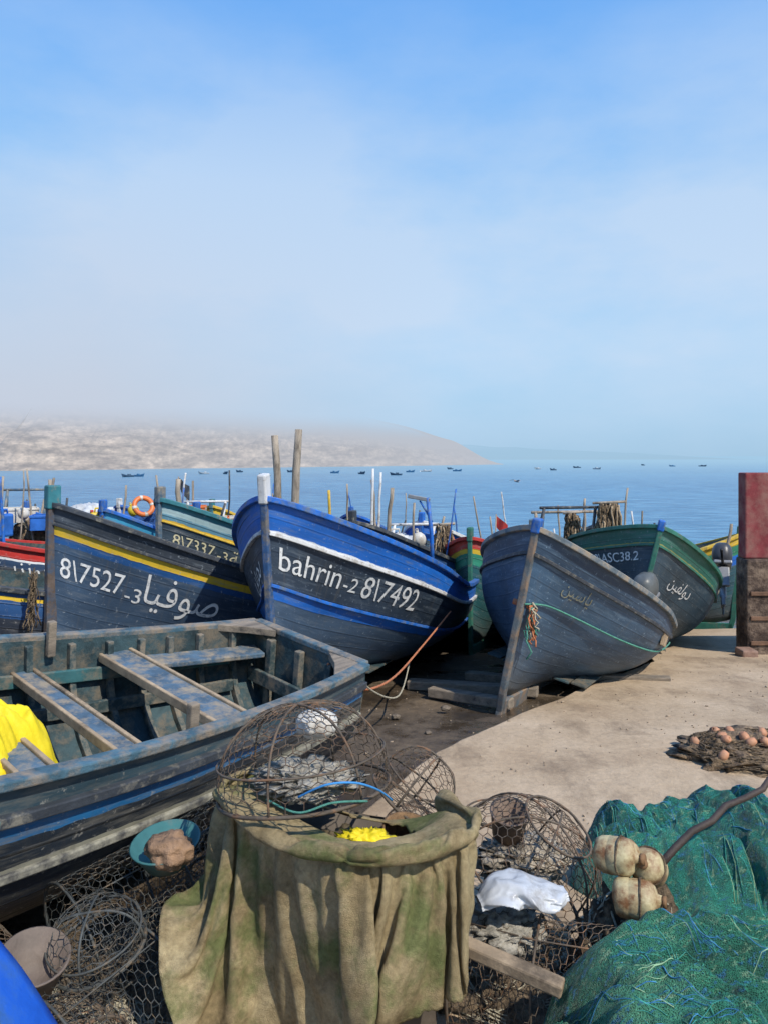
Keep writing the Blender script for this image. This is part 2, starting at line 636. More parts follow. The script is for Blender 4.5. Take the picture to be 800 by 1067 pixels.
def hull_mesh(h, inset=0, nt_=44, nv=18, vmin=0):
    V, F, U = [], [], []
    for i in range(nt_ + 1):
        t = (i / nt_) ** 1.6
        for j in range(-nv, nv + 1):
            v = vmin + (1 - vmin) * abs(j) / nv
            side = 1 if j >= 0 else -1
            V.append(h.S(t, v, side, inset))
            U.append((t * h.L, v))
    w = 2 * nv + 1
    for i in range(nt_):
        for j in range(w - 1):
            f = (i * w + j, (i + 1) * w + j, (i + 1) * w + j + 1, i * w + j + 1)
            F.append(f if not inset else f[::-1])
    return V, F, U

def glyphs(body, size, shear=0, bold=0):
    c = bpy.data.curves.new('lettering', 'FONT')
    c.body = body
    c.size = size
    c.resolution_u = 3
    c.shear = shear
    c.offset = bold
    o = bpy.data.objects.new('lettering', c)
    COL.objects.link(o)
    dg = bpy.context.evaluated_depsgraph_get()
    me = bpy.data.meshes.new_from_object(o.evaluated_get(dg))
    bpy.data.objects.remove(o)
    bpy.data.curves.remove(c)
    return me

def hull_text(h, parent, body, t0, v0, size, side, mat, direction=1, sx=1.0, shear=0, off=.006, width=None, bold=0):
    import bmesh
    me = glyphs(body, size, shear, bold)
    bm = bmesh.new()
    bm.from_mesh(me)
    bmesh.ops.triangulate(bm, faces=bm.faces)
    long = [e for e in bm.edges if e.calc_length() > .05]
    if long:
        bmesh.ops.subdivide_edges(bm, edges=long, cuts=2)
        bmesh.ops.triangulate(bm, faces=bm.faces)
    if not bm.verts:
        bm.free()
        return None
    if width:
        xa = min(v.co.x for v in bm.verts)
        xb = max(v.co.x for v in bm.verts)
        sx = width / (xb - xa)
        for v in bm.verts:
            v.co.x -= xa
    for v in bm.verts:
        x, y = v.co.x * sx, v.co.y
        # hand painted: slightly unsteady letters
        y += .006 * noise.noise(Vector((x * 9, y * 9, size * 40)))
        x += .005 * noise.noise(Vector((x * 9, y * 9, size * 40 + 7)))
        t = t0 + direction * x / h.L
        tc_ = min(1, max(0, t))
        hh = h.g(tc_) - h.k(tc_)
        vv = v0 + y / hh
        v.co = h.off(min(.999, max(.001, t)), min(.999, max(.001, vv)), side, off)
    me2 = bpy.data.meshes.new('lettering')
    bm.to_mesh(me2)
    bm.free()
    me2.materials.append(mat)
    o = bpy.data.objects.new('painted_lettering', me2)
    COL.objects.link(o)
    o.parent = parent
    return o

wood_grey = M('weathered_wood', (.25, .205, .155), rough=.85, var=.45, scale=6, bump=.6, bscale=30, sc=(1, 6, 6), dirt=(.08, .07, .06), damt=.35)
wood_tan = M('bare_wood', (.36, .27, .175), rough=.85, var=.4, scale=5, bump=.6, bscale=30, dirt=(.12, .09, .06), damt=.4)
rail_slate = M('worn_slate_paint', (.07, .12, .17), rough=.7, var=.45, scale=7, bump=.6, bscale=40, dirt=(.30, .25, .18), damt=.55, dscale=9)
rail_dark = M('dark_tar_paint', (.04, .048, .06), rough=.6, var=.4, scale=7, bump=.4, dirt=(.19, .18, .15), damt=.3, dscale=12)
navy_stem = M('worn_navy_paint', (.03, .085, .20), rough=.65, var=.5, scale=7, bump=.5, bscale=40, dirt=(.20, .18, .15), damt=.5, dscale=9)
rust_stem = M('rusty_stem', (.10, .075, .06), rough=.8, var=.5, scale=7, bump=.6, bscale=40, dirt=(.04, .08, .14), damt=.5, dscale=6)
paint_blue = M('bright_blue_paint', (.012, .115, .45), rough=.55, var=.4, scale=8, bump=.3, dirt=(.12, .16, .21), damt=.5, dscale=12)
paint_white = M('white_paint', (.58, .59, .59), rough=.6, var=.15, scale=8, bump=.3, dirt=(.28, .25, .21), damt=.4, dscale=12)
paint_letter = M('letter_paint', (.74, .75, .74), rough=.65, var=.12, scale=12, bump=.1, dirt=(.32, .35, .38), damt=.4, dscale=20)
paint_cream = M('cream_letter_paint', (.60, .54, .34), rough=.65, var=.15, scale=12, bump=.1, dirt=(.3, .28, .2), damt=.3, dscale=20)
paint_faint = M('faded_letter_paint', (.26, .25, .17), rough=.7, var=.3, scale=12, bump=.1, dirt=(.07, .12, .18), damt=.6, dscale=24)
paint_yellow = M('yellow_paint', (.56, .37, .04), rough=.6, var=.25, scale=8, bump=.3, dirt=(.2, .15, .06), damt=.3, dscale=12)
paint_green = M('green_paint', (.03, .15, .11), rough=.6, var=.3, scale=8, bump=.3, dirt=(.12, .14, .11), damt=.35, dscale=12)
paint_teal = M('teal_paint', (.03, .16, .19), rough=.6, var=.3, scale=8, bump=.3, dirt=(.2, .2, .17), damt=.3, dscale=12)
paint_red = M('red_paint', (.42, .03, .025), rough=.6, var=.25, scale=8, bump=.3, dirt=(.2, .08, .06), damt=.3, dscale=12)
inner_slate = M('inside_paint', (.030, .060, .070), rough=.75, var=.7, scale=5, bump=.8, bscale=24, dirt=(.15, .125, .09), damt=.5, dscale=6)
black_rub = M('black_rubber', (.02, .02, .022), rough=.5, var=.3, bump=.1)
rope_o = M('orange_rope', (.46, .17, .08), rough=.9, var=.3, scale=40, bump=.8, bscale=160)
rope_c = M('cream_rope', (.42, .38, .28), rough=.9, var=.3, scale=40, bump=.8, bscale=160)
rope_g = M('green_rope', (.08, .26, .20), rough=.9, var=.3, scale=40, bump=.8, bscale=160)
iron = M('rusty_wire', (.095, .075, .055), rough=.75, var=.5, scale=14, bump=.4, dirt=(.21, .11, .055), damt=.4, dscale=18)
iron2 = M('dark_wire', (.06, .066, .064), rough=.6, var=.5, scale=14, bump=.4, dirt=(.17, .12, .07), damt=.4, dscale=18)
steel = M('grey_metal', (.30, .31, .32), rough=.45, var=.2, scale=8, bump=.1, metal=.5)

BOATGROUP = 'wooden fishing boats hauled out on the slipway'
def boat(h, loc, aft, mat, label, heel=0, pitch=None, rail=rail_slate, stem=rail_slate, head=None, head_h=.16,
         strakes=(), inner=inner_slate, thwarts=(.32, .52, .72), res=(44, 18), rail_w=.075, rail_h=.05, stem_w=.058,
         ribs=0, lift=0, thmat=None):
    yaw = math.atan2(aft[1], aft[0])
    n = math.hypot(*aft)
    if pitch is None:
        a, b_ = gz(*loc), gz(loc[0] + aft[0] / n * h.L, loc[1] + aft[1] / n * h.L)
        pitch = math.atan2(a - b_, h.L)
    e = thing('fishing_boat', label, 'boat', (loc[0], loc[1], gz(*loc) + lift), (R(heel), pitch, yaw), BOATGROUP)
    V, F, U = hull_mesh(h, 0, *res)
    mk('hull', V, F, mat, e, uvs=U)
    V, F, U = hull_mesh(h, .035, max(16, res[0] // 2), max(8, res[1] // 2))
    mk('inner_planking', V, F, inner, e, uvs=U)
    nv = 14
    pr = [h.S(1, j / nv, -1) for j in range(nv, 0, -1)] + [h.S(1, j / nv, 1) for j in range(0, nv + 1)]
    k = len(pr)
    V = [p + Vector((.012, 0, 0)) for p in pr] + [p + Vector((-.03, 0, 0)) for p in pr]
    F = [tuple(range(k)), tuple(range(k, 2 * k))[::-1]] + [(i, (i + 1) % k, k + (i + 1) % k, k + i) for i in range(k)]
    mk('transom', V, F, inner, e, smooth=False, uvs=[(p.y, .5) for p in V])
    N = 40
    parts = []
    for side in (-1, 1):
        pts = [h.S((i / N) ** 1.5, 1, side) + Vector((0, side * .005, .012)) for i in range(N + 1)]
        parts.append(sweep(pts, rail_w, rail_h))
    a, b_ = h.S(1, 1, -1), h.S(1, 1, 1)
    parts.append(sweep([a + Vector((.0, 0, .016)), b_ + Vector((.0, 0, .016))], rail_w, rail_h))
    V, F = join(*parts)
    mk('gunwale', V, F, rail, e, smooth=False, bevel=.008)
    for (vs, sw, sh, smt) in strakes:
        parts = []
        for side in (-1, 1):
            pts = [h.off((i / N) ** 1.5 * .998 + .002, vs, side, sw * .3) for i in range(N + 1)]
            parts.append(sweep(pts, sw, sh))
        V, F = join(*parts)
        mk('rubbing_strake', V, F, smt, e, smooth=False, bevel=.006)
    pts = [h.S(0, v / 12, 1) + Vector((stem_w * .1, 0, 0)) for v in range(13)]
    base = pts[0] + Vector((.06, 0, -h.k(0) + .02))
    V, F = sweep([base] + pts, stem_w, stem_w * 1.5, up=(1, 0, 0))
    mk('stem_post', V, F, stem, e, smooth=False, bevel=.01)
    top = pts[-1]
    d = (pts[-1] - pts[-3]).normalized()
    V, F = sweep([top - d * .03, top + d * head_h * .55, top + d * head_h], stem_w * 1.35, stem_w * 1.9, up=(1, 0, 0))
    mk('stem_head', V, F, head or stem, e, smooth=False, bevel=.015)
    V, F = sweep([(0.02, 0, h.keel * .5), (h.L, 0, h.keel * .5 + .0)], stem_w, h.keel + .04)
    mk('keel', V, F, stem, e, smooth=False, bevel=.008)
    for t in thwarts:
        z = h.g(t) - .17
        hw = h.b(t) - .05
        V, F = box((t * h.L, 0, z), (.21, hw * 2, .04))
        mk('thwart', V, F, thmat or inner, e, smooth=False, bevel=.008)
    for i in range(3):
        for sgn in (-1, 1):
            V, F = box((h.L * .52, sgn * (.10 + i * .17), h.keel + .13 + i * .012), (h.L * .6, .15, .02))
            mk('floor_board', V, F, inner, e, smooth=False, bevel=.004)
    V, F = [], []
    n2 = 8
    for i in range(n2 + 1):
        t = .015 + .15 * i / n2
        for j in range(7):
            y = -1 + 2 * j / 6
            p = h.S(t, 1, 1)
            V.append((p.x, y * (p.y - .02), p.z - .06 + .03 * (1 - y * y)))
    for i in range(n2):
        for j in range(6):
            F.append((i * 7 + j, i * 7 + j + 1, (i + 1) * 7 + j + 1, (i + 1) * 7 + j))
    mk('foredeck', V, F, inner, e)
    for i in range(ribs):
        t = .16 + .8 * i / max(1, ribs - 1) + .006 * math.sin(i * 7.3)
        parts = []
        for side in (-1, 1):
            pts = [h.S(t, .06 + .92 * j / 12, side, .058) for j in range(13)]
            parts.append(sweep(pts, .045, .04, up=(1, 0, 0)))
        V, F = join(*parts)
        mk('rib', V, F, thmat or inner, e, smooth=False, bevel=.005)
    return e

# ---- boat A: open boat seen into, stern towards the slip
hA = Hull(L=5.0, B=.98, hb=1.62, hm=.93, hs=.93, rake=.2, bt=.56, smx=.36, p=.5, sg=1.0, ge=2.0, keel=.08)
mA = hullmat('hull_worn_slate_blue_stripe', [(0, (.014, .020, .030)), (.60, (.018, .027, .040)), (.705, (.28, .27, .21)), (.73, (.015, .022, .032)), (.82, (.015, .11, .26)), (.89, (.03, .06, .08))],
             wear=(.17, .16, .135), wamt=.8, planks=9, grime=(.07, .062, .05))
rib_mat = M('rib_worn', (.045, .08, .088), rough=.8, var=.6, scale=8, bump=.6, bscale=30, dirt=(.24, .19, .135), damt=.6, dscale=8)
eA = boat(hA, (-4.0, 1.62), (.68, .73), mA, 'open weathered slate and blue fishing boat with bare thwarts and ribs', heel=6, pitch=0,
          rail=M('rail_worn_teal', (.05, .11, .15), rough=.8, var=.6, scale=6, bump=.9, bscale=30, dirt=(.27, .21, .15), damt=.7, dscale=7),
          strakes=((.90, .04, .045, rail_dark), (.70, .03, .035, M('strake_cream', (.26, .25, .20), var=.4, dirt=(.06, .06, .06), damt=.6, dscale=9))),
          thwarts=(), rail_w=.075, rail_h=.04, ribs=19, thmat=rib_mat)
for t, w_, dz in ((.33, .16, .16), (.47, .12, .14), (.585, .12, .14), (.69, .10, .20), (.80, .18, .12)):
    z = hA.g(t) - dz
    V, F = box((t * hA.L, 0, z), (w_, (hA.b(t) - .04) * 2, .04))
    mk('thwart', V, F, rail_slate, eA, smooth=False, bevel=.01)
    V, F = join(box((t * hA.L - w_ / 2 - .012, 0, z + .004), (.024, (hA.b(t) - .045) * 2, .055)), box((t * hA.L + w_ / 2 + .012, 0, z + .004), (.024, (hA.b(t) - .045) * 2, .055)))
    mk('thwart_edging', V, F, wood_tan, eA, smooth=False, bevel=.006)
for side in (-1, 1):
    pts = [hA.S(t, 1, side) + Vector((0, -side * .16, -.15)) for t in (.80, .86, .92, .985)]
    V, F = sweep(pts, .20, .035)
    mk('side_bench', V, F, rail_slate, eA, smooth=False, bevel=.008)
    c0 = hA.S(1, 1, side) + Vector((-.02, -side * .02, .03))
    V = [c0, c0 + Vector((-.30, -side * .0 + (hA.S(.94, 1, side).y - hA.S(1, 1, side).y), 0)), c0 + Vector((-.14, -side * .09, 0)), c0 + Vector((-.03, -side * .26, 0))]
    V = V + [v - Vector((0, 0, .05)) for v in V]
    F = [(0, 1, 2, 3), (7, 6, 5, 4), (0, 4, 5, 1), (1, 5, 6, 2), (2, 6, 7, 3), (3, 7, 4, 0)]
    mk('quarter_knee', V, F, wood_grey, eA, smooth=False, bevel=.006)
V, F = box((.47 * hA.L + .02, 0, .45), (.03, (hA.b(.47) - .12) * 2 * .9, .5))
mk('bulkhead', V, F, inner_slate, eA, smooth=False, bevel=.006)
V, F = box((hA.L - .10, 0, hA.g(1) - .32), (.03, .95, .10))
mk('transom_cleat', V, F, rib_mat, eA, smooth=False, bevel=.006)
for yy in (-.3, 0, .3):
    V, F = box((hA.L - .06, yy, hA.g(1) - .34), (.05, .055, .60))
    mk('transom_rib', V, F, rib_mat, eA, smooth=False, bevel=.006)
for (x0, y0, x1, y1, z) in ((2.5, -.35, 4.0, -.1, .30), (2.7, .1, 4.3, .25, .30), (3.1, .3, 3.6, -.3, .34), (3.9, -.3, 4.6, .25, .36), (3.4, -.1, 4.5, -.3, .33)):
    V, F = sweep([(x0, y0, z), (x1, y1, z + .02)], .09, .025)
    mk('loose_board', V, F, wood_grey, eA, smooth=False, bevel=.005)
for side in (-1, 1):
    for vv_, mt in ((.80, M('stringer_teal', (.035, .12, .13), var=.4, dirt=(.22, .18, .13), damt=.6, dscale=8)), (.60, rib_mat)):
        pts = [hA.S(t / 20, vv_, side, .085) for t in range(3, 20)]
        V, F = sweep(pts, .03, .08)
        mk('inner_stringer', V, F, mt, eA, smooth=False, bevel=.005)
    for t in (.42, .72):
        p = hA.S(t, 1, side)
        V, F = box((p.x, p.y - side * .07, p.z + .02), (.05, .045, .22))
        mk('thole_post', V, F, wood_grey, eA, smooth=False, bevel=.008)
V, F = box((.62 * hA.L, hA.b(.62) - .14, hA.g(.62) - .02), (.055, .05, .36))
mk('thole_post', V, F, wood_tan, eA, smooth=False, bevel=.008)
V, F = sweep([hA.off(t, .86, -1, .03) for t in (.515, .53)], .05, .16)
mk('rail_cleat', V, F, paint_teal, eA, smooth=False, bevel=.006)
V, F = tube(rough_path((3.4, -.3, .36), (4.5, .1, .36), 0, 30, .18, 4), .01)
mk('loose_rope', V, F, rope_c, eA)
V, F = tube(rough_path((3.0, .2, .36), (3.9, -.2, .38), 0, 30, .22, 9), .008)
mk('loose_rope', V, F, rope_o, eA)

# ---- boat B
hB = Hull(L=4.9, B=1.12, hb=1.85, hm=1.02, hs=1.02, rake=.42, bt=.8, smx=.42, p=.72, sg=.66, ge=1.55)
mB = hullmat('hull_blue_bands', [(0, (.055, .095, .155)), (.50, BLUE), (.57, (.030, .048, .075)), (.825, WHITE), (.852, BLUE)],
             wear=(.17, .21, .25), wamt=.5, planks=12, seamk=.22)
eB = boat(hB, (-.96, 6.62), (.29, .957), mB, 'dark fishing boat with bright blue bands and white lettering', heel=1,
          rail=paint_blue, stem=navy_stem, head=paint_white, head_h=.22, lift=.02,
          strakes=((.838, .035, .035, paint_white), (.572, .03, .03, paint_blue)))
hull_text(hB, eB, 'bahrin', .012, .665, .28, -1, paint_letter, width=.50, bold=.0)
hull_text(hB, eB, '-2', .122, .665, .18, -1, paint_letter, width=.12, bold=.0)
hull_text(hB, eB, '8\\7492', .156, .655, .27, -1, paint_letter, width=.60, bold=.0)
hull_text(hB, eB, '\uFEE6\uFEF3\uFEAE\uFEA4\uFE91', .14, .64, .32, 1, paint_letter, direction=-1, width=.55)

# ---- boat C
hC = Hull(L=4.4, B=1.00, hb=1.68, hm=.68, hs=.68, rake=.16, bt=.78, smx=.44, p=.76, sg=1.0, ge=1.75)
mC = hullmat('hull_plain_slate', [(0, (.042, .088, .150)), (.86, (.030, .06, .105))], wear=(.15, .23, .31), wamt=.5, planks=11, seamk=.18)
eC = boat(hC, (1.0, 6.8), (.46, .888), mC, 'plain slate blue wooden boat leaning on its bilge', heel=12,
          rail=M('pale_worn_rail', (.13, .17, .20), rough=.8, var=.4, scale=7, bump=.6, dirt=(.32, .26, .19), damt=.55, dscale=7),
          stem=M('worn_brown_stem', (.10, .125, .14), var=.5, scale=6, bump=.6, dirt=(.26, .18, .12), damt=.6, dscale=5), head=paint_blue, head_h=.10,
          strakes=((.86, .03, .035, rail_dark),))
hull_text(hC, eC, '\uFEE6\uFEF4\uFEB3\uFE8E\uFEF3', .07, .74, .16, -1, paint_faint, width=.30)
pts = [(.004, .56), (.05, .62), (.12, .64), (.25, .64), (.38, .66), (.5, .70), (.62, .76), (.75, .78)]
V, F = tube(smooth_path([hC.off(t, v, -1, .02) for t, v in pts], 5), .009)
mk('rope', V, F, rope_g, eC)
for k in range(16):
    p = hC.off(.012 + .01 * random.random(), .50 + .1 * random.random(), -1, .04)
    q = p + Vector((random.uniform(-.03, .05), random.uniform(-.12, .04), random.uniform(-.40, -.10)))
    V, F = tube(rough_path(p, q, 0, 8, .05, k), .008, 5)
    mk('rope_end', V, F, (rope_o, rope_o, rope_c, rope_g)[k % 4], eC)
V, F = tube([hC.off(.02, .57, s, .03) for s in (-1, 1)], .028)
mk('rope_knot', V, F, rope_o, eC)
V, F = sweep([hC.off(t, .80, -1, .015) for t in (.42, .46, .50)], .025, .14)
mk('wood_patch', V, F, wood_tan, eC, smooth=False, bevel=.004)

# ---- boat D
hD = Hull(L=4.8, B=1.0, hb=1.86, hm=1.04, hs=1.06, rake=.10, bt=.8, smx=.48, p=.66, sg=.62, ge=1.6)
mD = hullmat('hull_yellow_stripe', [(0, (.038, .07, .12)), (.79, (.015, .08, .24)), (.835, YEL), (.90, (.035, .045, .06))],
             wear=(.17, .20, .23), wamt=.45, planks=12, seamk=.22)
eD = boat(hD, (-3.22, 7.35), (.64, .77), mD, 'dark blue fishing boat with yellow stripe and white registration', heel=-1,
          rail=rail_dark, stem=rust_stem, head=paint_teal, head_h=.20, stem_w=.07,
          strakes=((.90, .03, .03, rail_dark),))
hull_text(hD, eD, '8\\7527', .012, .61, .28, -1, paint_letter, width=.50, bold=0)
hull_text(hD, eD, '-3', .122, .58, .20, -1, paint_letter, width=.13, bold=0)
hull_text(hD, eD, '\uFE8E\uFEF4\uFED3\uFEEE\uFEBB', .153, .60, .38, -1, paint_letter, width=.66, bold=.0)

# ---- boats at the far left
hE = Hull(L=4.8, B=1.0, hb=1.7, hm=1.05, hs=1.1, rake=.2, bt=.8)
mE2 = hullmat('hull_navy_yellow', [(0, (.03, .055, .10)), (.60, YEL), (.63, (.03, .04, .06)), (.80, NAVY), (.93, YEL), (.96, NAVY)], wamt=.35)
boat(hE, (-5.6, 6.9), (.80, .60), mE2, 'navy boat with thin yellow lines beside another', rail=rail_dark, stem=paint_blue, res=(30, 14))
mE1 = hullmat('hull_red_white', [(0, (.03, .06, .11)), (.50, (.015, .14, .36)), (.62, (.03, .06, .12)), (.88, WHITE), (.90, (.42, .03, .025))], wamt=.35)
e = boat(hE, (-6.25, 8.5), (.72, .70), mE1, 'red topped fishing boat with blue and white bands', rail=paint_red, stem=paint_red, res=(30, 14), lift=.36)
hull_text(hE, e, '\uFE96\uFEF3\uFEB0\uFEE7\uFEEE\uFE91', .30, .76, .22, -1, paint_letter, width=.62)

# ---- boat F
hF = Hull(L=4.6, B=.95, hb=1.90, hm=1.06, hs=1.06, rake=.15, bt=.8, p=.66, ge=1.3)
mF = hullmat('hull_pale_band', [(0, (.06, .095, .13)), (.55, (.015, .15, .36)), (.60, (.035, .055, .075)), (.87, YEL), (.885, (.10, .24, .32)), (.92, (.32, .45, .46)), (.96, (.05, .2, .22))], wamt=.4)
e = boat(hF, (-2.52, 8.55), (.55, .83), mF, 'slate boat with pale green rail and yellow line', rail=paint_teal, stem=rail_slate, head=rail_slate, res=(30, 14),
         strakes=((.87, .02, .02, paint_yellow),), lift=.07)
hull_text(hF, e, '8\\7337', .02, .74, .18, -1, paint_cream, width=.38)
hull_text(hF, e, '-3', .110, .74, .14, -1, paint_cream, width=.10)
hull_text(hF, e, '\uFE94\uFEE0\uFED8\uFEE0\uFED3', .138, .735, .19, -1, paint_cream, width=.36)

def farboat(loc, aft, bands, label, hb=1.8, heel=0, rail=rail_slate, stem=rail_slate, head=None, L=4.6, B=.92, **kw):
    h = Hull(L=L, B=B, hb=hb, hm=hb * .62, hs=hb * .63, rake=.18, bt=.8, ge=1.8)
    mt = hullmat('hull_paint', bands, wamt=.4)
    return boat(h, loc, aft, mt, label, heel=heel, rail=rail, stem=stem, head=head, res=(24, 12), **kw), h

farboat((-4.15, 11.3), (.5, .86), [(0, NAVY), (.7, (.35, .03, .03)), (.78, BLUE), (.93, (.05, .3, .5))], 'blue fishing boat with red stripe among the others', rail=paint_blue, stem=paint_blue, hb=1.98)
farboat((-2.95, 11.7), (.5, .86), [(0, NAVY), (.72, BLUE), (.86, (.04, .16, .4)), (.94, (.4, .05, .04))], 'bright blue fishing boat with red rail', rail=paint_red, stem=paint_blue, hb=1.98, heel=3)
farboat((-5.4, 11.6), (.6, .8), [(0, DARK), (.7, BLUE), (.86, WHITE), (.9, NAVY)], 'blue and white fishing boat behind the stem posts', rail=paint_blue, stem=paint_blue, hb=1.98)
farboat((-7.4, 12.2), (.6, .8), [(0, DARK), (.7, (.03, .2, .3)), (.86, (.4, .05, .03))], 'teal and red fishing boat on the slip', rail=paint_red, stem=paint_teal, hb=1.98)
farboat((-4.9, 14.4), (.3, .95), [(0, DARK), (.75, (.35, .4, .42)), (.9, BLUE)], 'pale fishing boat with blue rail low on the slip', rail=paint_blue, stem=paint_white, hb=2.2, heel=-3)
farboat((-6.6, 15.0), (.4, .9), [(0, NAVY), (.75, (.40, .05, .03)), (.9, WHITE)], 'red and white fishing boat low on the slip', rail=paint_white, stem=paint_red, hb=2.25, heel=4)
farboat((-3.3, 14.6), (.35, .93), [(0, DARK), (.75, (.03, .25, .4)), (.9, YEL)], 'turquoise boat with yellow rail low on the slip', rail=paint_yellow, stem=paint_teal, hb=2.2)
farboat((-.40, 9.7), (.42, .9), [(0, (.035, .05, .07)), (.8, (.02, .07, .15)), (.9, WHITE), (.93, NAVY)], 'dark fishing boat with a white line under its rail', rail=rail_dark, stem=rail_dark, hb=1.75)
farboat((.55, 11.4), (.4, .92), [(0, NAVY), (.7, (.05, .09, .13)), (.85, BLUE)], 'slate boat with a blue top strake', rail=paint_white, stem=paint_blue, hb=1.80)
farboat((-.6, 13.6), (.3, .95), [(0, NAVY), (.8, (.25, .28, .3)), (.9, BLUE)], 'grey and blue boat low on the slip', rail=paint_blue, stem=paint_blue, hb=2.0)
farboat((1.15, 10.3), (.32, .95), [(0, (.02, .09, .10)), (.75, (.03, .22, .14)), (.86, YEL), (.91, (.38, .03, .02))], 'green fishing boat with yellow and red stripes', rail=paint_red, stem=paint_green, hb=1.55)
farboat((2.0, 10.4), (.36, .93), [(0, (.05, .08, .11)), (.8, (.06, .10, .15)), (.9, (.12, .04, .03))], 'dark slate boat loaded with a brown net', rail=rail_dark, stem=rail_slate, hb=1.66)
farboat((3.6, 12.6), (.2, .98), [(0, (.05, .08, .11)), (.8, (.06, .10, .15)), (.9, (.2, .22, .2))], 'grey boat behind the green railed boat', rail=rail_slate, stem=rail_dark, hb=1.8)
farboat((6.1, 13.4), (-.90, .42), [(0, (.03, .09, .12)), (.66, BLUE), (.78, (.03, .2, .12)), (.9, YEL)], 'green blue and yellow fishing boat lying crosswise', rail=paint_yellow, stem=paint_green, hb=1.65)

# ---- boat G
hG = Hull(L=4.6, B=1.12, hb=1.72, hm=.94, hs=.92, rake=.22, bt=.8, p=.72, sg=.9, ge=1.6)
mG = hullmat('hull_green_top', [(0, (.032, .060, .085)), (.87, (.35, .32, .08)), (.885, (.025, .13, .10))], wear=(.16, .20, .22), wamt=.45, planks=12, seamk=.22)
eG = boat(hG, (2.86, 9.1), (.24, .97), mG, 'dark fishing boat with green rail and white registration', heel=13, rail=paint_green, stem=paint_green, head=paint_blue, head_h=.10,
          strakes=((.87, .025, .03, paint_green),))
hull_text(hG, eG, '8\\ASC38.2', .172, .755, .15, 1, paint_letter, direction=-1, width=.66, bold=.001)
hull_text(hG, eG, '\uFEE6\uFEF4\uFED4\uFEDF\uFEED\uFEA9', .08, .66, .19, -1, paint_letter)

# ------------------------------------------------------------------ outboard motors
def motor(loc, yaw, tilt, label, s=1.0, cow=None):
    e = thing('outboard_motor', label, 'outboard motor', loc, (0, R(tilt), yaw))
    e.scale = (s, s, s)
    V, F = blob((.19, .13, .17), 3, .04, 1.5, 24, 14, power=.75)
    mk('cowling', [v + Vector((0, 0, .34)) for v in V], F, cow or M('motor_cowl', (.05, .055, .065), rough=.35, var=.2, bump=.1), e)
    V, F = box((0, 0, .21), (.32, .23, .05))
    mk('cowling_base', V, F, steel, e, smooth=False, bevel=.015)
    V, F = join(tube([(0, 0, .2), (.0, 0, -.25)], .045, 10), box((0, 0, -.3), (.2, .05, .14)), box((.03, 0, -.42), (.14, .02, .12)))
    mk('leg', V, F, steel, e, smooth=False, bevel=.008)
    V, F = tube([(-.12, 0, .18), (-.5, .03, .26)], .018, 8)
    mk('tiller', V, F, black_rub, e)
    V, F = box((-.08, 0, .02), (.08, .16, .26))
    mk('clamp', V, F, steel, e, smooth=False, bevel=.01)
    return e
motor((3.0, 8.75, .40), .9, -12, 'grey outboard motor clamped in the plain slate boat', .95, M('motor_cowl_grey', (.10, .11, .11), rough=.4, var=.3, bump=.1, dirt=(.2, .17, .13), damt=.3))
motor((5.02, 11.4, .36), 1.2, 25, 'black outboard motor tilted up on a boat stern', 1.1)

# ------------------------------------------------------------------ poles, masts and things in the boats
def pole(p, q, r, mat, label, name='wooden_pole', cat='pole', n=10, seed=0, group=None):
    pts = rough_path(p, q, 0, 10, .03, seed)
    rs = [r * (1.12 - .25 * i / 10 + .06 * noise.noise(Vector((i * .9, seed, 0)))) for i in range(11)]
    V, F = tube(pts, rs, n)
    return tag(mk(name, V, F, mat), label, cat, group)
driftwood = M('driftwood', (.34, .29, .23), rough=.9, var=.35, scale=4, bump=.7, bscale=30, sc=(4, 4, 1), dirt=(.12, .10, .08), damt=.4)
PG = 'poles standing in the boats'
pole((-1.20, 9.0, .1), (-1.27, 9.0, 2.45), .047, driftwood, 'rough grey tree-trunk pole standing in a boat', seed=1, group=PG)
pole((-1.12, 9.0, .1), (-1.0, 9.0, 2.52), .050, driftwood, 'rough bare pole beside a thinner grey one', seed=2, group=PG)
pole((-2.36, 8.9, .5), (-2.38, 8.9, 1.92), .032, driftwood, 'short grey post on a slate boat', seed=3, group=PG)
pole((-.18, 10.4, .2), (-.15, 10.4, 2.02), .022, paint_white, 'slim white mast in a dark boat', seed=4, group=PG)
pole((-.08, 10.5, .2), (-.05, 10.5, 1.98), .020, paint_white, 'slim pale mast beside another one', seed=5, group=PG)
pole((-.02, 10.0, .3), (.10, 10.0, 1.80), .030, driftwood, 'leaning brown pole in a dark boat', seed=6, group=PG)
pole((-5.0, 11.6, .3), (-5.05, 11.6, 1.85), .03, driftwood, 'short pole standing in a blue boat', seed=7, group=PG)
pole((3.0, 11.6, .3), (3.02, 11.6, 1.55), .02, driftwood, 'thin pole beside the net heap', seed=8, group=PG)
pole((4.95, 11.5, 0), (5.2, 11.5, 1.18), .025, driftwood, 'slanting stick leaning from a boat', seed=9, group=PG)
pole((-.65, 10.2, .4), (-.72, 10.2, 1.75), .022, paint_yellow, 'thin yellowed stick standing in a boat', seed=12, group=PG)
pole((-5.2, 10.6, .5), (-5.3, 10.6, 1.90), .022, paint_blue, 'blue stick standing among heaped gear', seed=13, group=PG)
pole((.75, 11.6, .3), (.9, 11.6, 1.3), .02, driftwood, 'thin grey stick leaning in a boat', seed=14, group=PG)
pole((-1.9, 11.4, .5), (-1.6, 11.4, 1.65), .02, driftwood, 'thin oar shaft leaning in a blue boat', seed=15, group=PG)
rp = random.Random(21)
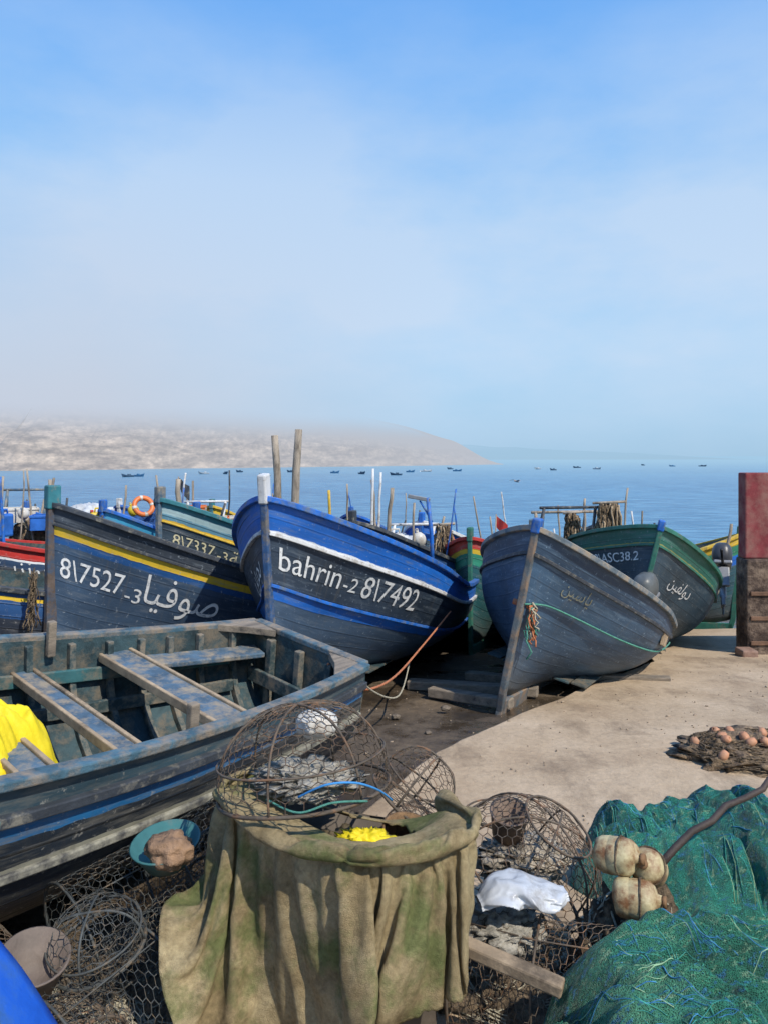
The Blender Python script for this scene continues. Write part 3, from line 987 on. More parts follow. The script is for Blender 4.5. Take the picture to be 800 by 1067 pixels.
for k in range(58):
    x = rp.choice((rp.uniform(-6.6, -2.0), rp.uniform(-6.6, -2.0), rp.uniform(-.8, 4.6)))
    y = rp.uniform(10.6, 14.5)
    z0 = gz(x, y) + .4
    top = gz(x, y) + rp.uniform(1.7, 2.5) + (.15 if x < -2 else 0)
    pole((x, y, z0), (x + rp.uniform(-.35, .35), y, top), rp.uniform(.011, .022), rp.choice((driftwood, driftwood, paint_white, rail_dark, paint_blue)),
         'thin stick standing among gear in the boats', seed=30 + k, group=PG)
def flag(x, y, z, mat, label):
    e = thing('marker_flag', label, 'flag', (x, y, z))
    V, F = tube([(0, 0, 0), (.03, 0, 1.0)], .01, 6)
    mk('staff', V, F, driftwood, e)
    V, F = [], []
    for i in range(9):
        for j in range(5):
            V.append((.03 + i * .022, .05 * math.sin(i * .9 + j * .4), .98 - j * .04 - i * .018 * (1 + j * .2)))
    for i in range(8):
        for j in range(4):
            F.append((i * 5 + j, (i + 1) * 5 + j, (i + 1) * 5 + j + 1, i * 5 + j + 1))
    mk('cloth', V, F, mat, e)
flag(-5.9, 11.0, .85, rail_dark, 'small black marker flag on heaped gear')
flag(-3.5, 13.0, .85, rail_dark, 'small black marker flag in a far boat')
flag(-1.75, 11.9, .62, rail_dark, 'small black marker flag in a bright blue boat')
flag(1.6, 11.2, .35, paint_red, 'small red marker flag in a green boat')

e = thing('davit', 'blue painted metal davit arm on a boat', 'davit', (.56, 9.9, 0))
V, F = tube([(.08, 0, .2), (.05, 0, 1.2), (0, 0, 1.66)], .026, 8)
mk('upright', V, F, paint_blue, e)
V, F = sweep([(.03, 0, 1.63), (-.25, .05, 1.68)], .05, .05)
mk('arm', V, F, steel, e, smooth=False, bevel=.008)
V, F = tube([(-.1, .03, 1.62), (.06, 0, 1.35)], .013, 6)
mk('brace', V, F, paint_blue, e)

def frame_thing(x, y, z, w, h, lean, label, mat):
    e = thing('gallows_frame', label, 'frame', (x, y, z), (0, 0, .2))
    for sx in (-w / 2, w / 2):
        V, F = tube([(sx, 0, 0), (sx + lean, 0, h)], .022, 8)
        mk('upright', V, F, mat, e)
    V, F = tube([(-w / 2 + lean - .06, 0, h), (w / 2 + lean + .06, 0, h)], .02, 8)
    mk('crossbar', V, F, mat, e)
    V, F = tube([(-w / 2, .3, .05), (-w / 2 + lean, 0, h)], .016, 6)
    mk('brace', V, F, mat, e)
frame_thing(2.40, 10.4, .50, .75, 1.0, .12, 'dark wooden hauling frame on a boat', rail_dark)
frame_thing(2.75, 11.0, .55, .95, .85, -.15, 'second dark frame standing behind a net bundle', driftwood)
frame_thing(.35, 11.2, .7, .6, .50, .1, 'white pipe frame on a boat', paint_white)
frame_thing(-5.9, 12.5, .9, .6, .75, .1, 'thin pipe frame on a blue boat', rail_slate)
frame_thing(-3.0, 12.6, .8, .6, .65, .1, 'white pipe frame on a bright blue boat', paint_white)

net_brown = M('brown_net', (.24, .175, .11), rough=.95, var=.6, scale=30, bump=1, bscale=70, dirt=(.05, .04, .03), damt=.5, dscale=18, dist=.03)
def netheap(loc, r, mat, label, seed, strands=40, rm=None, amp=.28):
    e = thing('net_heap', label, 'fishing net', loc)
    V, F = blob(r, seed, amp, 2.6, 60, 34, ridged=True, zmin=-.02)
    mk('net_body', V, F, mat, e)
    rnd = random.Random(seed)
    parts = []
    for k in range(strands):
        a = rnd.random() * 6.28
        da = rnd.uniform(.3, 1.6) * rnd.choice((-1, 1))
        p0, p1 = rnd.uniform(.15, 1.3), rnd.uniform(.4, 1.5)
        pts = []
        for i in range(12):
            t = i / 11
            th = a + da * t + .2 * math.sin(t * 9 + k)
            ph = p0 + (p1 - p0) * t
            d = Vector((math.sin(ph) * math.cos(th) * r[0], math.sin(ph) * math.sin(th) * r[1], math.cos(ph) * r[2]))
            pts.append(d * (1.03 + .12 * noise.noise(d * 9 + Vector((k, 0, 0)))))
        parts.append(tube(pts, rnd.uniform(.002, .005), 4))
    if parts:
        V, F = join(*parts)
        o = mk('loose_twine', V, F, rm or mat, e)
        o['kind'] = 'stuff'
    return e

def hungnet(x, y, ztop, zbot, w, label, seed, n=90, mats=None):
    """net gathered over a bar: many slack strands hanging from ztop to zbot"""
    e = thing('hanging_net', label, 'fishing net', (x, y, zbot))
    rnd = random.Random(seed)
    H = ztop - zbot
    sets = [[], []]
    for k in range(n):
        x0_ = rnd.uniform(-w, w) * .6
        x1_ = x0_ * 1.6 + rnd.uniform(-.05, .05)
        y0_, y1_ = rnd.uniform(-.06, .06), rnd.uniform(-.12, .12)
        pts = rough_path((x0_, y0_, H * rnd.uniform(.93, 1.0)), (x1_, y1_, H * rnd.uniform(0, .35)), 0, 9, .05, seed + k * .37)
        sets[k % 3 == 0].append(tube(pts, rnd.uniform(.008, .018), 4))
    for st, mt in zip(sets, mats or (net_brown, M('tan_twine', (.34, .26, .17), rough=.95, var=.4, scale=20, bump=.6))):
        V, F = join(*st)
        o = mk('net_folds', V, F, mt, e)
        o['kind'] = 'stuff'
    V, F = tube([(-w * 1.1, 0, H), (w * 1.1, 0, H + .02)], .018, 8)
    mk('hanging_bar', V, F, driftwood, e)
    return e
hungnet(3.04, 10.4, 1.56, .80, .20, 'brown fishing net hung gathered over a bar', 4)
hungnet(2.62, 10.7, 1.40, .80, .12, 'smaller brown net hung beside a bigger one', 34, 50)
hungnet(.85, 10.9, 1.22, .75, .14, 'tan net hung over a bar in a boat', 44, 50)
netheap((1.45, 11.2, .45), (.4, .4, .45), M('green_net_far', (.04, .2, .14), var=.5, scale=20, bump=1, dist=.03), 'green net heaped in a boat', 5, 60)
netheap((-1.1, 10.8, .5), (.45, .4, .35), net_brown, 'brown net heaped inside a boat', 6, 60)
netheap((-3.6, 12.2, .8), (.5, .4, .5), M('blue_net_far', (.03, .10, .3), var=.5, scale=20, bump=1, dist=.03), 'blue net heaped inside a boat', 8, 60)
netheap((-5.3, 11.6, .95), (.30, .25, .30), net_brown, 'brown net heaped beside white buoys', 9, 60, rope_c)
netheap((3.6, 11.9, .2), (.4, .3, .5), net_brown, 'dark net heaped in a far boat', 10, 20)

def buoy(loc, r, mat, label, name='buoy', cat='buoy'):
    e = thing(name, label, cat, loc, (random.uniform(-.5, .5), random.uniform(-.5, .5), 0))
    V, F = blob((r, r, r * 1.12), 1, .03, 1, 20, 12)
    mk('float_body', V, F, mat, e)
    V, F = join(tube([(0, 0, r * 1.05), (0, 0, r * 1.35)], r * .22, 8), tube([(r * .18 * math.cos(a / 8 * 6.28), 0, r * 1.45 + r * .18 * math.sin(a / 8 * 6.28)) for a in range(8)], r * .07, 5, True))
    mk('eyelet', V, F, mat, e)
    return e
b_or = M('orange_plastic', (.62, .16, .04), rough=.45, var=.2, bump=.1, dirt=(.2, .1, .06), damt=.2)
b_wh = M('white_plastic', (.55, .53, .48), rough=.45, var=.15, bump=.1, dirt=(.25, .2, .15), damt=.3)
b_ye = M('yellow_plastic', (.62, .45, .03), rough=.45, var=.15, bump=.1)
for (x, y, z, r, mt, lb) in (
        (-4.70, 11.0, 1.32, .09, b_wh, 'white buoy resting on a boat rail'), (-4.45, 11.0, 1.28, .08, b_or, 'orange buoy resting on a boat rail'),
        (-5.25, 11.2, 1.36, .08, b_wh, 'white round buoy on a heap of gear'), (-2.25, 11.0, 1.22, .08, b_or, 'orange buoy on a boat deck'),
        (.5, 11.0, 1.0, .10, b_wh, 'white buoy in a boat'), (-.55, 10.9, 1.20, .07, b_ye, 'yellow buoy in a boat'),
        (3.35, 11.3, .95, .09, b_or, 'orange buoy beside the net bundle'), (-5.75, 11.0, 1.28, .10, b_wh, 'white buoy on heaped gear'),
        (1.0, 11.0, .92, .08, b_or, 'orange buoy on a boat'), (-3.1, 12.0, 1.22, .10, b_wh, 'white buoy in a blue boat'), (-4.1, 12.6, 1.30, .09, b_ye, 'yellow buoy in a far boat'),
        (-6.3, 11.8, 1.3, .10, b_or, 'orange buoy in a blue and white boat')):
    buoy((x, y, z), r, mt, lb)
e = thing('lifebuoy', 'orange and white lifebuoy ring hung on a boat', 'lifebuoy', (-3.72, 11.9, 1.42), (R(65), 0, .6))
V, F = tube([(.14 * math.cos(a / 28 * 6.2832), .14 * math.sin(a / 28 * 6.2832), 0) for a in range(28)], .04, 10, True)
mk('ring', V, F, b_or, e)
for q in range(4):
    V, F = tube([(.14 * math.cos(q * 1.5708 + a * .1), .14 * math.sin(q * 1.5708 + a * .1), 0) for a in range(4)], .043, 10)
    mk('band', V, F, b_wh, e)

def jerrycan(loc, mat, label, rot=0):
    e = thing('jerrycan', label, 'jerrycan', loc, (0, 0, rot))
    V, F = box((0, 0, .18), (.26, .17, .34))
    mk('can_body', V, F, mat, e, smooth=False, bevel=.035)
    V, F = tube([(-.06, 0, .34), (-.05, 0, .41), (.06, 0, .41), (.07, 0, .34)], .014, 8)
    mk('handle', V, F, mat, e)
    V, F = tube([(-.1, 0, .34), (-.1, 0, .385)], .025, 10)
    mk('cap', V, F, paint_red, e)
b_bl = M('blue_plastic', (.03, .14, .5), rough=.4, bump=.1)
jerrycan((-4.3, 11.6, 1.0), b_ye, 'yellow jerrycan standing in a boat', .4)
jerrycan((-1.75, 11.4, .90), b_bl, 'blue jerrycan standing in a boat', .8)
jerrycan((.15, 10.9, .75), b_wh, 'white jerrycan standing in a boat', .1)
jerrycan((-5.6, 11.3, 1.0), b_bl, 'blue jerrycan among heaped gear', .9)
jerrycan((-3.9, 10.6, .90), b_ye, 'yellow jerrycan beside a net heap', .2)

def crate(loc, mat, label, rot=0, s=(.5, .34, .22)):
    e = thing('fish_crate', label, 'crate', loc, (0, 0, rot))
    t = .02
    V, F = join(box((0, 0, t / 2), (s[0], s[1], t)), box((0, s[1] / 2, s[2] / 2), (s[0], t, s[2])), box((0, -s[1] / 2, s[2] / 2), (s[0], t, s[2])),
                box((s[0] / 2, 0, s[2] / 2), (t, s[1] - t, s[2] - .004)), box((-s[0] / 2, 0, s[2] / 2), (t, s[1] - t, s[2] - .004)))
    mk('crate_body', V, F, mat, e, smooth=False, bevel=.004)
    V, F = join(box((0, s[1] / 2 + .012, s[2] - .02), (s[0] + .03, .02, .03)), box((0, -s[1] / 2 - .012, s[2] - .02), (s[0] + .03, .02, .03)))
    mk('crate_rim', V, F, mat, e, smooth=False, bevel=.004)
crate((-4.9, 11.3, 1.12), b_bl, 'blue plastic fish crate on a boat', .3)
crate((-5.5, 11.6, 1.2), b_wh, 'white fish crate on heaped gear', .5)
crate((-2.6, 12.2, 1.02), b_wh, 'white fish crate in a bright blue boat', .1)
crate((-1.3, 12.2, .82), b_bl, 'blue fish crate low in a boat', .6)
crate((.35, 11.8, .78), b_bl, 'blue fish crate in a slate boat', .2)
crate((-3.4, 13.6, 1.1), b_or, 'orange fish crate in a far boat', .2)
crate((.9, 12.4, .7), b_or, 'orange fish crate in a slate boat', .5)

def bundle(loc, r, mat, label, seed):
    V, F = blob(r, seed, .3, 2.8, 40, 24, ridged=True)
    o = mk('folded_tarpaulin', V, F, mat)
    o.location = loc
    return tag(o, label, 'tarpaulin')
t_bl = M('blue_tarp', (.03, .16, .42), rough=.5, bump=.3, bscale=12)
t_wh = M('white_tarp', (.45, .47, .49), rough=.6, bump=.3, bscale=12)
bundle((-5.55, 10.6, 1.02), (.24, .2, .12), t_bl, 'blue tarpaulin bundled on a boat', 2)
bundle((-4.9, 12.8, 1.2), (.4, .3, .2), t_wh, 'white tarpaulin bundled on a boat', 3)
bundle((.15, 11.3, .85), (.4, .3, .2), t_wh, 'pale tarpaulin folded in a boat', 5)
bundle((-2.0, 12.2, 1.0), (.35, .3, .2), t_bl, 'blue tarpaulin folded in a bright blue boat', 6)
bundle((3.9, 11.9, .40), (.4, .3, .2), rail_dark, 'black tarpaulin folded in a boat', 7)

e = thing('net_bundle', 'brown net and rope hanging on the stem post', 'fishing net', (-3.26, 7.2, 0))
parts = []
for k in range(26):
    a = Vector((random.uniform(-.04, .03), random.uniform(-.1, 0), random.uniform(.95, 1.15)))
    b_ = Vector((random.uniform(-.05, .04), random.uniform(-.12, .0), random.uniform(.55, .8)))
    parts.append(tube(rough_path(a, b_, 0, 8, .05, k), random.uniform(.003, .008), 5))
V, F = join(*parts)
mk('strands', V, F, net_brown, e)['kind'] = 'stuff'

V, F = tube(smooth_path([(.70, 8.1, .56), (.36, 7.2, .42), (.05, 6.0, .45), (-.2, 5.2, .62), (-.36, 4.95, .86)], 8), .009)
tag(mk('mooring_rope', V, F, rope_o), 'orange rope slung between two boats', 'rope')
V, F = tube(smooth_path([(.25, 7.6, .15), (.12, 6.4, .2), (-.1, 5.4, .56), (-.2, 5.05, .86)], 8), .007)
tag(mk('mooring_rope', V, F, rope_c), 'thin cream rope slung between two boats', 'rope')

SK = 'timber skids lying under the boats'
for (p, q, w_) in (((.45, 7.5), (1.15, 6.95), .11), ((.25, 7.9), (1.5, 7.5), .13), ((.9, 8.4), (1.4, 8.1), .12), ((2.0, 8.3), (3.0, 8.05), .12)):
    V, F = sweep([(p[0], p[1], gz(*p) + .06), (q[0], q[1], gz(*q) + .06)], w_, .09)
    tag(mk('timber_skid', V, F, wood_grey, smooth=False, bevel=.012), 'worn grey timber skid lying on wet mud', 'timber', SK)
for (p, r) in (((.55, 6.9), .035), ((1.15, 7.3), .03), ((.1, 6.6), .03), ((2.9, 7.7), .05), ((.35, 6.1), .02)):
    V, F = blob((r * 1.3, r, r * .7), p[0] * 10, .35, 1.6, 20, 12)
    o = mk('stone', V, F, M('stone', (.15, .12, .09), var=.4, bump=.8))
    o.location = (p[0], p[1], gz(*p) + .03)
    tag(o, 'rough brown stone lying by the keels', 'stone')

# ------------------------------------------------------------------ red wall
gzw = gz(4.7, 10)
e = thing('wall', 'dark red plastered wall on a dark weathered base', 'wall', (4.7, 10, gzw))
def wp(c, s):
    V, F = box((c[0] - 4.7, c[1] - 10, c[2] - gzw), s)
    return V, F
red = M('red_plaster', (.19, .035, .04), rough=.9, var=.5, scale=2.5, bump=.6, bscale=20, dirt=(.24, .12, .10), damt=.7, dscale=3)
stn = M('dark_stone', (.09, .062, .048), rough=.95, var=.8, scale=5, bump=1, bscale=12, dirt=(.22, .165, .12), damt=.5, dscale=5, dist=.04)
V, F = wp((6.7, 10.11, 1.42), (4.0, .22, 1.12))
mk('plaster_upper', V, F, red, e, smooth=False, bevel=.02)
V, F = wp((6.70, 10.10, .17), (4.02, .34, 1.378))
mk('stone_base', V, F, stn, e, smooth=False, bevel=.03)
V, F = wp((6.95, 9.915, .70), (3.9, .04, .27))
mk('pale_panel', V, F, M('pale_render', (.30, .28, .26), var=.5, scale=4, bump=.5, dirt=(.1, .1, .1), damt=.5), e, smooth=False, bevel=.01)
for k in range(3):
    V, F = wp((6.71, 9.92, .42 - k * .32), (3.96, .03, .05))
    mk('batten', V, F, M('rust_batten', (.16, .09, .055), var=.5, bump=.5), e, smooth=False, bevel=.005)
V, F = wp((4.62, 9.80, -.36), (.20, .24, .20))
mk('brick_kerb', V, F, M('pink_brick', (.30, .18, .13), var=.5, scale=6, bump=.6, dirt=(.2, .15, .12), damt=.7), e, smooth=False, bevel=.02)

# ------------------------------------------------------------------ boats on the water
dk = [M('distant_hull_navy', (.05, .10, .16)), M('distant_hull_blue', (.05, .16, .30)), M('distant_hull_white', (.38, .42, .45))]
for k, (px, py, s) in enumerate([(128, 497, 1), (150, 496.5, .8), (208, 494, .9), (237, 494, .8), (247, 492, .7), (271, 496, 1.1), (300, 492, .7), (353, 493, .8), (380, 494, 1),
                                 (407, 495, 1), (431, 492, .8), (449, 491.5, 1.2), (466, 489, .9), (480, 491, .9), (557, 489, 1.1), (573, 490, .7), (597, 487.5, .9),
                                 (625, 489, 1), (668, 485, 1), (697, 486, .8), (735, 486, 1.1)]):
    d = (2.2 - SEA) * 800 / (py - 475)
    x = (px - 400) / 800 * d
    L = 2.9 * s * (1.1 if d > 250 else .95)
    h = Hull(L=L, B=.2 * L, hb=.9, hm=.5, hs=.55, keel=0, rake=.3)
    V, F, U = hull_mesh(h, 0, 10, 5)
    V2, F2 = box((L * .6, 0, .62), (L * .22, L * .16, .35))
    V3, F3 = box((L * .35, 0, .5), (L * .5, L * .3, .1))
    V, F = join((V, F), (V2, F2), (V3, F3))
    o = mk('moored_boat', V, F, dk[k % 3 if k % 4 else 0])
    o.location = (x, d, SEA - .15)
    o.rotation_euler = (0, 0, random.choice((0.2, 2.9, -.4, 3.4, .9, 2.1)))
    tag(o, 'small fishing boat moored out on the bay', 'boat', 'fishing boats moored on the bay')

e = thing('seagull', 'small seagull gliding low above the water', 'bird', (8.6, 50, .55), (0, .2, .4))
V, F = blob((.22, .07, .07), 1, .05, 1, 14, 8)
V2 = [(-.08, 0, 0), (.12, 0, 0), (.06, .32, .1), (-.06, .32, .1), (-.12, .7, .0), (-.08, .7, 0),
      (.06, -.32, .1), (-.06, -.32, .1), (-.12, -.7, 0), (-.08, -.7, 0)]
F2 = [(0, 1, 2, 3), (3, 2, 5, 4), (1, 0, 7, 6), (6, 7, 8, 9)]
mk('bird_body', *join((V, F), (V2, F2)), M('gull_grey', (.25, .25, .26)), e)

# ------------------------------------------------------------------ wire traps
def wire_edges(V, F, th):
    E = set()
    for f in F:
        for i in range(len(f)):
            a, b_ = f[i], f[(i + 1) % len(f)]
            E.add((min(a, b_), max(a, b_)))
    W, G = [], []
    for a, b_ in sorted(E):
        p, q = Vector(V[a]), Vector(V[b_])
        d = q - p
        if d.length < 1e-5:
            continue
        d.normalize()
        n1 = d.orthogonal().normalized()
        n2 = d.cross(n1)
        o = len(W)
        for c in (p, q):
            for k in range(3):
                an = k * 2.0944
                W.append(c + n1 * (th * math.cos(an)) + n2 * (th * math.sin(an)))
        for k in range(3):
            G.append((o + k, o + (k + 1) % 3, o + 3 + (k + 1) % 3, o + 3 + k))
    return W, G

def hexgrid(P, n, m_):
    V, F = [], []
    for i in range(n + 1):
        for j in range(2 * m_):
            sh = .17 if (j + i) % 2 == 0 else -.17
            V.append(P(min(n, max(0, i + sh)) / n, j / (2 * m_)))
    w = 2 * m_
    for i in range(n + 1):
        for j in range(w):
            F.append((i * w + j, i * w + (j + 1) % w))
            if i < n and (i + j) % 2 == 0:
                F.append((i * w + j, (i + 1) * w + j))
    return V, F

def ring(r, z, th, seed=0, j=.02, n=40):
    pts = []
    for a in range(n):
        t = a / n * 2 * math.pi
        k = 1 + j * noise.noise(Vector((math.cos(t) * 1.5, math.sin(t) * 1.5, seed)))
        pts.append((r * k * math.cos(t), r * k * math.sin(t), z + j * .3 * noise.noise(Vector((math.cos(t), math.sin(t), seed + 5)))))
    return tube(pts, th, 6, True)

def trap(loc, rot, r, h, label, seed=0, m_=26, n=14, th=.0016, mat=None, funnel=True, sup=2.6, hoops=2, bottom=True):
    e = thing('wire_fish_trap', label, 'fish trap', loc, rot, 'wire fish traps stacked on the ground')
    mt = mat or iron
    def P(fi, fa):
        ph = fi * R(82)
        rad = r * math.cos(ph) ** (2 / sup)
        z = h * math.sin(ph) ** (2 / sup)
        a = fa * 2 * math.pi
        p = Vector((rad * math.cos(a), rad * math.sin(a), z))
        p += noise.noise_vector(p * (2.2 / r) + Vector((seed, 0, 0))) * r * .045
        p += noise.noise_vector(p * (14 / r) + Vector((seed, 5, 0))) * r * .008
        return p
    V, F = hexgrid(P, n, m_)
    mk('wire_netting', *wire_edges(V, F, th), mt, e, smooth=False)
    if bottom:
        def P2(fi, fa):
            rad = r * (1 - fi * .92)
            a = fa * 2 * math.pi
            return Vector((rad * math.cos(a), rad * math.sin(a), .01 * noise.noise(Vector((fi * 4, a, seed)))))
        V, F = hexgrid(P2, 7, m_ * 2 // 3)
        mk('wire_netting', *wire_edges(V, F, th), mt, e, smooth=False)
    for (rr, z, tt) in ((r, 0, .0075), (r * .985, h * .40, .0045)):
        V, F = ring(rr, z, tt, seed)
        mk('hoop', V, F, mt, e)
    for q in range(hoops):
        pts = []
        for i in range(25):
            a = -math.pi / 2 + math.pi * i / 24
            ca = max(0, math.cos(a))
            pts.append((r * math.copysign(abs(math.sin(a)) ** (2 / sup), math.sin(a)), 0, h * ca ** (2 / sup)))
        rm_ = Matrix.Rotation(q * math.pi / hoops + seed, 3, 'Z')
        V, F = tube([rm_ @ Vector(p) for p in pts], .0048, 6)
        mk('hoop', V, F, mt, e)
    if funnel:
        def P3(fi, fa):
            rr = .45 * r * (1 - fi) + .17 * r * fi
            a = fa * 2 * math.pi
            return Vector((rr * math.cos(a), rr * math.sin(a), h * (.98 - .6 * fi)))
        V, F = hexgrid(P3, 5, 9)
        mk('entrance_funnel', *wire_edges(V, F, th), mt, e, smooth=False)
        V, F = ring(.45 * r, h * .98, .0055, seed, n=24)
        mk('hoop', V, F, mt, e)
    return e

def long_trap(p, q, r, label, seed, m_=22, n=24, mat=None, th=.0016):
    """long cylindrical trap of hexagonal netting with round end hoops, from p to q"""
    p, q = Vector(p), Vector(q)
    L = (q - p).length
    e = thing('wire_fish_trap', label, 'fish trap', p, (q - p).to_track_quat('Z', 'Y').to_euler(), 'wire fish traps stacked on the ground')
    mt = mat or iron
    def P(fi, fa):
        rr = r * (1 - .12 * math.sin(fi * math.pi))
        a = fa * 2 * math.pi
        v = Vector((rr * math.cos(a), rr * math.sin(a), L * fi))
        return v + noise.noise_vector(v * 5 + Vector((seed, 0, 0))) * .02
    V, F = hexgrid(P, n, m_)
    mk('wire_netting', *wire_edges(V, F, th), mt, e, smooth=False)
    for z in (0, L * .5, L):
        V, F = ring(r * (1 if z != L * .5 else .9), z, .0055, seed)
        mk('hoop', V, F, mt, e)
    for k in range(4):
        a = k * 1.5708 + .4
        V, F = tube([(r * math.cos(a), r * math.sin(a), 0), (r * .9 * math.cos(a), r * .9 * math.sin(a), L * .5), (r * math.cos(a), r * math.sin(a), L)], .0035, 5)
        mk('rod', V, F, mt, e)
    for (z, s) in ((0, 1), (L, -1)):
        def P3(fi, fa):
            rr = r * (1 - fi) + .22 * r * fi
            a = fa * 2 * math.pi
            return Vector((rr * math.cos(a), rr * math.sin(a), z + s * .35 * L * fi))
        V, F = hexgrid(P3, 6, 12)
        mk('entrance_funnel', *wire_edges(V, F, th), mt, e, smooth=False)
    return e

trap((-.31, 3.02, .895), (R(-8), R(-4), .3), .335, .32, 'wide domed wire trap lying on the draped tub', 1, 32, 12, funnel=False, sup=2.3, hoops=3, bottom=False, th=.0019)
trap((.09, 3.32, .70), (R(25), R(30), .9), .17, .24, 'small domed wire trap leaning behind the tub', 2, 16, 8, funnel=False)
trap((.55, 3.36, .30), (R(32), R(-8), 1.3), .35, .40, 'large rusty domed wire trap leaning on another trap', 3, 32, 13, hoops=3, bottom=False, sup=2.3, th=.0019)
long_trap((.30, 2.98, .24), (.86, 2.78, .24), .23, 'long wire trap lying under the plastic bag', 4)
long_trap((-1.22, 3.02, .26), (-.62, 3.62, .40), .26, 'long dark wire trap leaning beside the open boat', 5, mat=iron2, n=30, m_=24)
long_trap((-1.10, 2.55, .18), (-.66, 3.22, .30), .23, 'long wire trap stacked slantwise under a teal basin', 15, mat=iron2, n=28, m_=22)
long_trap((-1.62, 2.95, .20), (-.98, 2.50, .16), .19, 'long wire trap lying low beside a brown basin', 7, n=26, m_=20)
trap((-1.04, 2.80, .41), (R(10), R(-12), .3), .17, .15, 'small round wire trap lying on others', 6, 16, 7, funnel=False, mat=iron2, bottom=False)
trap((-.50, 3.80, .05), (R(4), R(6), 1.0), .32, .50, 'wire trap standing against the open boat', 8, 26, 12, mat=iron2)
trap((.18, 3.95, .05), (R(4), R(-6), 2.0), .26, .34, 'wire trap on the ground behind the tub', 10, 22, 10)

crust = M('dry_bait', (.36, .31, .24), var=.6, scale=14, bump=1, bscale=30, dist=.02)
torn = M('torn_white_net', (.36, .33, .27), var=.6, scale=22, bump=1, bscale=50, dist=.02)
def lump(loc, r, mat, label, name, cat, seed, amp=.25, ridged=False, rot=(0, 0, 0), fr=2.0, zmin=None, nu=48, nv=30):
    V, F = blob(r, seed, amp, fr, nu, nv, ridged=ridged, zmin=zmin)
    o = mk(name, V, F, mat)
    o.location = loc
    o.rotation_euler = rot
    return tag(o, label, cat)
lump((-.30, 3.0, .94), (.18, .14, .045), torn, 'torn pale netting scrap inside the top trap', 'net_scrap', 'fishing net', 3, .6, True, fr=3.5)
lump((-.27, 3.1, 1.12), (.085, .075, .06), b_wh, 'white plastic float inside the top trap', 'float', 'float', 4, .12)
lump((.60, 3.36, .44), (.18, .15, .06), crust, 'pale bait and net scraps in a trap', 'net_scrap', 'fishing net', 5, .5, True, fr=3.5)
e = thing('tin_pot', 'brown tin pot inside the wire trap', 'pot', (.55, 3.42, .52), (R(20), 0, 0))
V, F = lathe([(.001, 0), (.07, 0), (.082, .12), (.087, .125), (.077, .125), (.062, .015), (.001, .012)], 26)
mk('pot_body', V, F, M('rust_tin', (.17, .12, .09), rough=.6, var=.5, bump=.5), e)
lump((.42, 2.92, .40), (.16, .12, .05), torn, 'torn pale netting scrap under the bag', 'net_scrap', 'fishing net', 8, .6, True, fr=3.5)
V, F = tube(smooth_path([(-.30, 2.70, 1.0), (-.20, 2.66, 1.06), (-.10, 2.70, 1.05), (-.02, 2.78, .99), (.03, 2.9, .9)], 8), .004)
tag(mk('rope', V, F, M('blue_line', (.04, .22, .5), bump=.3)), 'thin blue cord tied on the top trap', 'rope')
V, F = tube(smooth_path([(-.42, 2.75, .97), (-.30, 2.69, .95), (-.18, 2.70, .98), (-.06, 2.78, .95)], 8), .004)
tag(mk('rope', V, F, rope_g), 'thin green cord tied on the top trap', 'rope')

e = thing('basin', 'teal plastic basin standing on a wire trap', 'basin', (-.87, 3.10, .56), (R(10), R(-4), 0))
V, F = lathe([(.001, 0), (.085, 0), (.135, .09), (.14, .095), (.132, .098), (.08, .015), (.001, .012)], 32)
mk('bowl', V, F, M('teal_plastic', (.05, .16, .16), rough=.4, var=.25, bump=.15, dirt=(.2, .18, .14), damt=.35), e)
lump((-.84, 3.02, .65), (.09, .075, .065), M('brown_stone', (.24, .15, .09), var=.6, scale=9, bump=1, bscale=18, dist=.02), 'rough brown stone lying in the basin', 'stone', 'stone', 9, .25)
e = thing('basin', 'dirty brown basin lying among the traps', 'basin', (-1.22, 2.66, .37), (R(15), R(12), 0))
V, F = lathe([(.001, 0), (.08, 0), (.115, .12), (.12, .125), (.112, .128), (.075, .015), (.001, .012)], 32)
mk('bowl', V, F, M('brown_plastic', (.14, .11, .09), rough=.6, var=.4, bump=.3), e)

pale_net = M('pale_net', (.28, .22, .155), var=.6, scale=30, bump=1, bscale=60, dirt=(.08, .06, .05), damt=.5, dscale=14, dist=.02)
netheap((-1.25, 2.75, .0), (.45, .35, .14), pale_net, 'tangled tan netting under the wire traps', 11, 140, rope_c, .3)
netheap((-.75, 3.0, .0), (.35, .3, .12), net_brown, 'tangled brown netting under the basin', 12, 90, rope_c, .3)
netheap((.55, 3.15, .0), (.38, .4, .14), net_brown, 'tangled brown netting under the traps', 13, 90, rope_c, .3)

# ------------------------------------------------------------------ tub with draped blanket (simulated cloth)
corners = [(-.62, 2.98), (-.12, 2.57), (.31, 2.75), (.18, 3.20), (-.42, 3.26)]
RIM = []
for i, c in enumerate(corners):
    p0, p1, p2 = Vector((*corners[i - 1], 0)), Vector((*c, 0)), Vector((*corners[(i + 1) % 5], 0))
    RIM.append(p1 + (p0 - p1).normalized() * .05)
    RIM.append(p1 + (p2 - p1).normalized() * .05)
ring0 = smooth_path(RIM, 6, True)
acc = [0]
cl0 = ring0 + [ring0[0]]
for a, b_ in zip(cl0, cl0[1:]):
    acc.append(acc[-1] + (b_ - a).length)
NR = 150
ringp = []
j = 0
for i in range(NR):
    s = acc[-1] * i / NR
    while acc[j + 1] < s:
        j += 1
    f = (s - acc[j]) / max(1e-9, acc[j + 1] - acc[j])
    ringp.append(cl0[j].lerp(cl0[j + 1], f))
cen = Vector((-.12, 2.95, 0))
e_tub = thing('tub', 'large dark tub standing under a draped cloth', 'tub', (cen.x, cen.y, 0))
